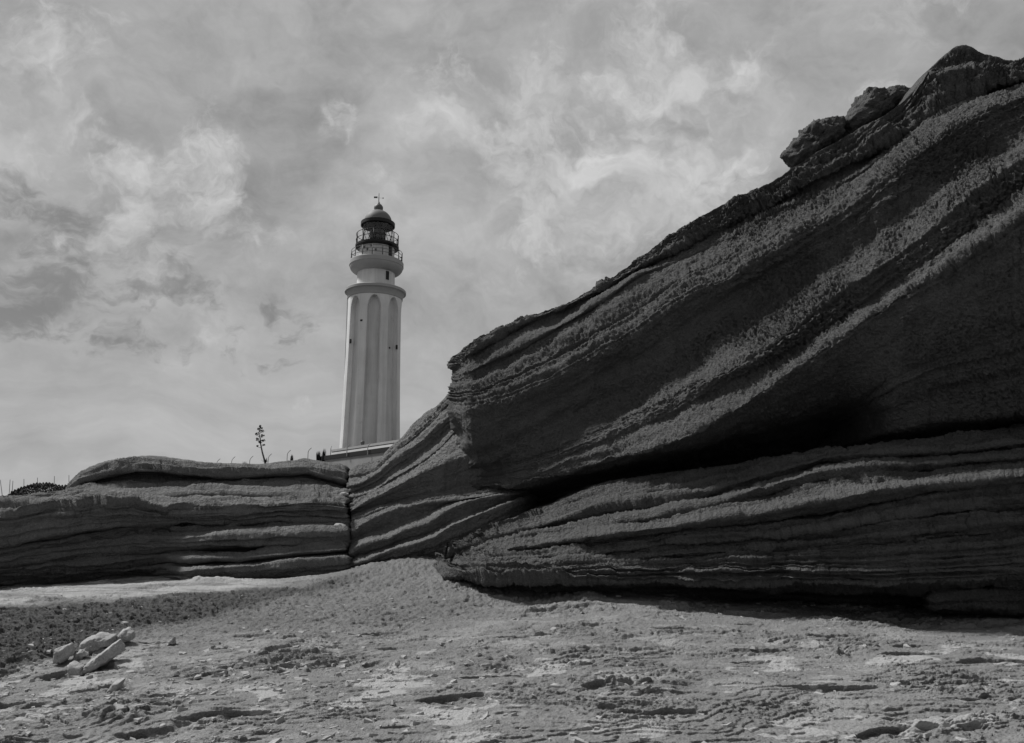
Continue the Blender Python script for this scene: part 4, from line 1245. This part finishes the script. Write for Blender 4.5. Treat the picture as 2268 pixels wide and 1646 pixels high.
for a_, c_, w_, h_ in clusters:
    p, q = zz([a_, c_])
    bm = bmesh.new()
    dark = M_LEAF if w_ > 0.2 and h_ > 0.19 else M_STALK
    w_, h_ = w_ * 0.85, h_ * 0.8
    for _ in range(48):
        u = Vector((rs.gauss(0, 1), rs.gauss(0, 1), rs.gauss(0, 1))).normalized() * rs.random() ** 0.4
        c = Vector(tuple(q)) + Vector((u.x * w_, u.y * w_, u.z * h_))
        up = Vector((rs.gauss(0, 0.5), rs.gauss(0, 0.5), 1)).normalized() * rs.uniform(0.09, 0.17)
        leaf_blade(bm, c, c + up, 0.05)
    fl = bm_obj('flower_cluster', bm, dark, agave)
    fl['kind'] = 'stuff'
    bm = bmesh.new()
    tube(bm, [p, (p + q) / 2 + np.array([0, 0, -0.08]), q], [0.04, 0.03, 0.02], 5)
    o = bm_obj('branch', bm, M_STALK, None)
    o.parent = fl
    o.matrix_parent_inverse = fl.matrix_world.inverted() if False else Matrix.Translation(-agave.location) @ Matrix.Identity(4)
    o.matrix_parent_inverse = Matrix.Identity(4)

def tuft(px, py, Y, wvp, hvp, label, lean=0.0, n=46):
    b = at(px, py, Y)
    W, H = wvp / F * Y, hvp / F * Y
    bm = bmesh.new()
    for _ in range(n):
        dx, dy = rs.gauss(0, W * 0.28), rs.gauss(0, W * 0.28)
        base = (b[0] + dx, b[1] + dy, b[2] - 0.5)
        top = (b[0] + dx * 1.4 + lean * H + rs.gauss(0, W * 0.12), b[1] + dy * 1.4, b[2] + H * rs.uniform(0.45, 1.0))
        leaf_blade(bm, base, top, W * 0.12)
    return tag(bm_obj('dark_plant', bm, M_LEAF, None), label, 'plant', 'dark plants along the skyline')
tuft(543.5, 1029, 98, 5.5, 9, 'small leaning dark tuft on the crest left of the agave stalk', -0.4)
tuft(646, 1017, 90, 5, 12, 'small dark tuft beside the mound on the crest of the left outcrop')
tuft(704, 1014, 85.5, 7, 17, 'left of two spiky dark plants at the end of the terrace wall', 0.0, 60)
tuft(717, 1013, 85, 6, 22, 'right, taller of two spiky dark plants at the end of the terrace wall', 0.05, 60)
tuft(590, 1027, 99, 4, 6, 'tiny dark tuft at the foot of the agave stalk', 0.1, 20)

# dark low bush behind the left outcrop
BY = 30.0
bx = [20, 26, 45, 62, 80, 100, 107, 122, 140, 152, 166, 178]
by = [1096, 1089, 1080, 1075, 1070, 1070, 1068.5, 1073, 1076, 1072, 1068, 1076]
bush = empty('bush', tuple(at(95, 1098, BY)))
tag(bush, 'low dark bush behind the left outcrop at the left edge', 'bush')
vv, ff = [], []
r2_ = np.random.RandomState(9)
for _ in range(9000):
    px = r2_.uniform(18, 182)
    top = np.interp(px, bx, by) + 2.0 * r2_.rand() + 1.5 * math.sin(px * 0.9)
    py = top + (1106 - top) * r2_.rand() ** 1.5
    dY = r2_.normal(0, 0.45) * min(1.0, 0.25 + (py - top) / 14)
    c = at(px, py, BY + dY)
    s = r2_.uniform(0.018, 0.04)
    n_ = r2_.normal(size=3); n_ /= np.linalg.norm(n_)
    u = np.cross(n_, [0.3, 0.5, 0.8]); u /= np.linalg.norm(u)
    w_ = np.cross(n_, u)
    b_ = len(vv)
    vv += [c - u * s, c + w_ * s * 0.5, c + u * s, c - w_ * s * 0.5]
    ff.append((b_, b_ + 1, b_ + 2, b_ + 3))
o = mesh_from('foliage', np.array(vv), np.array(ff), M_LEAF, bush, False)
for px in (40, 60, 80, 100, 120, 140, 158):
    bm = bmesh.new()
    r0 = at(px + rs.uniform(-8, 8), 1112, BY)
    tube(bm, [r0, at(px, 1092, BY), at(px + rs.uniform(-6, 6), np.interp(px, bx, by) + 6, BY)], [0.03, 0.02, 0.01], 5)
    bm_obj('stem', bm, M_STALK, bush)
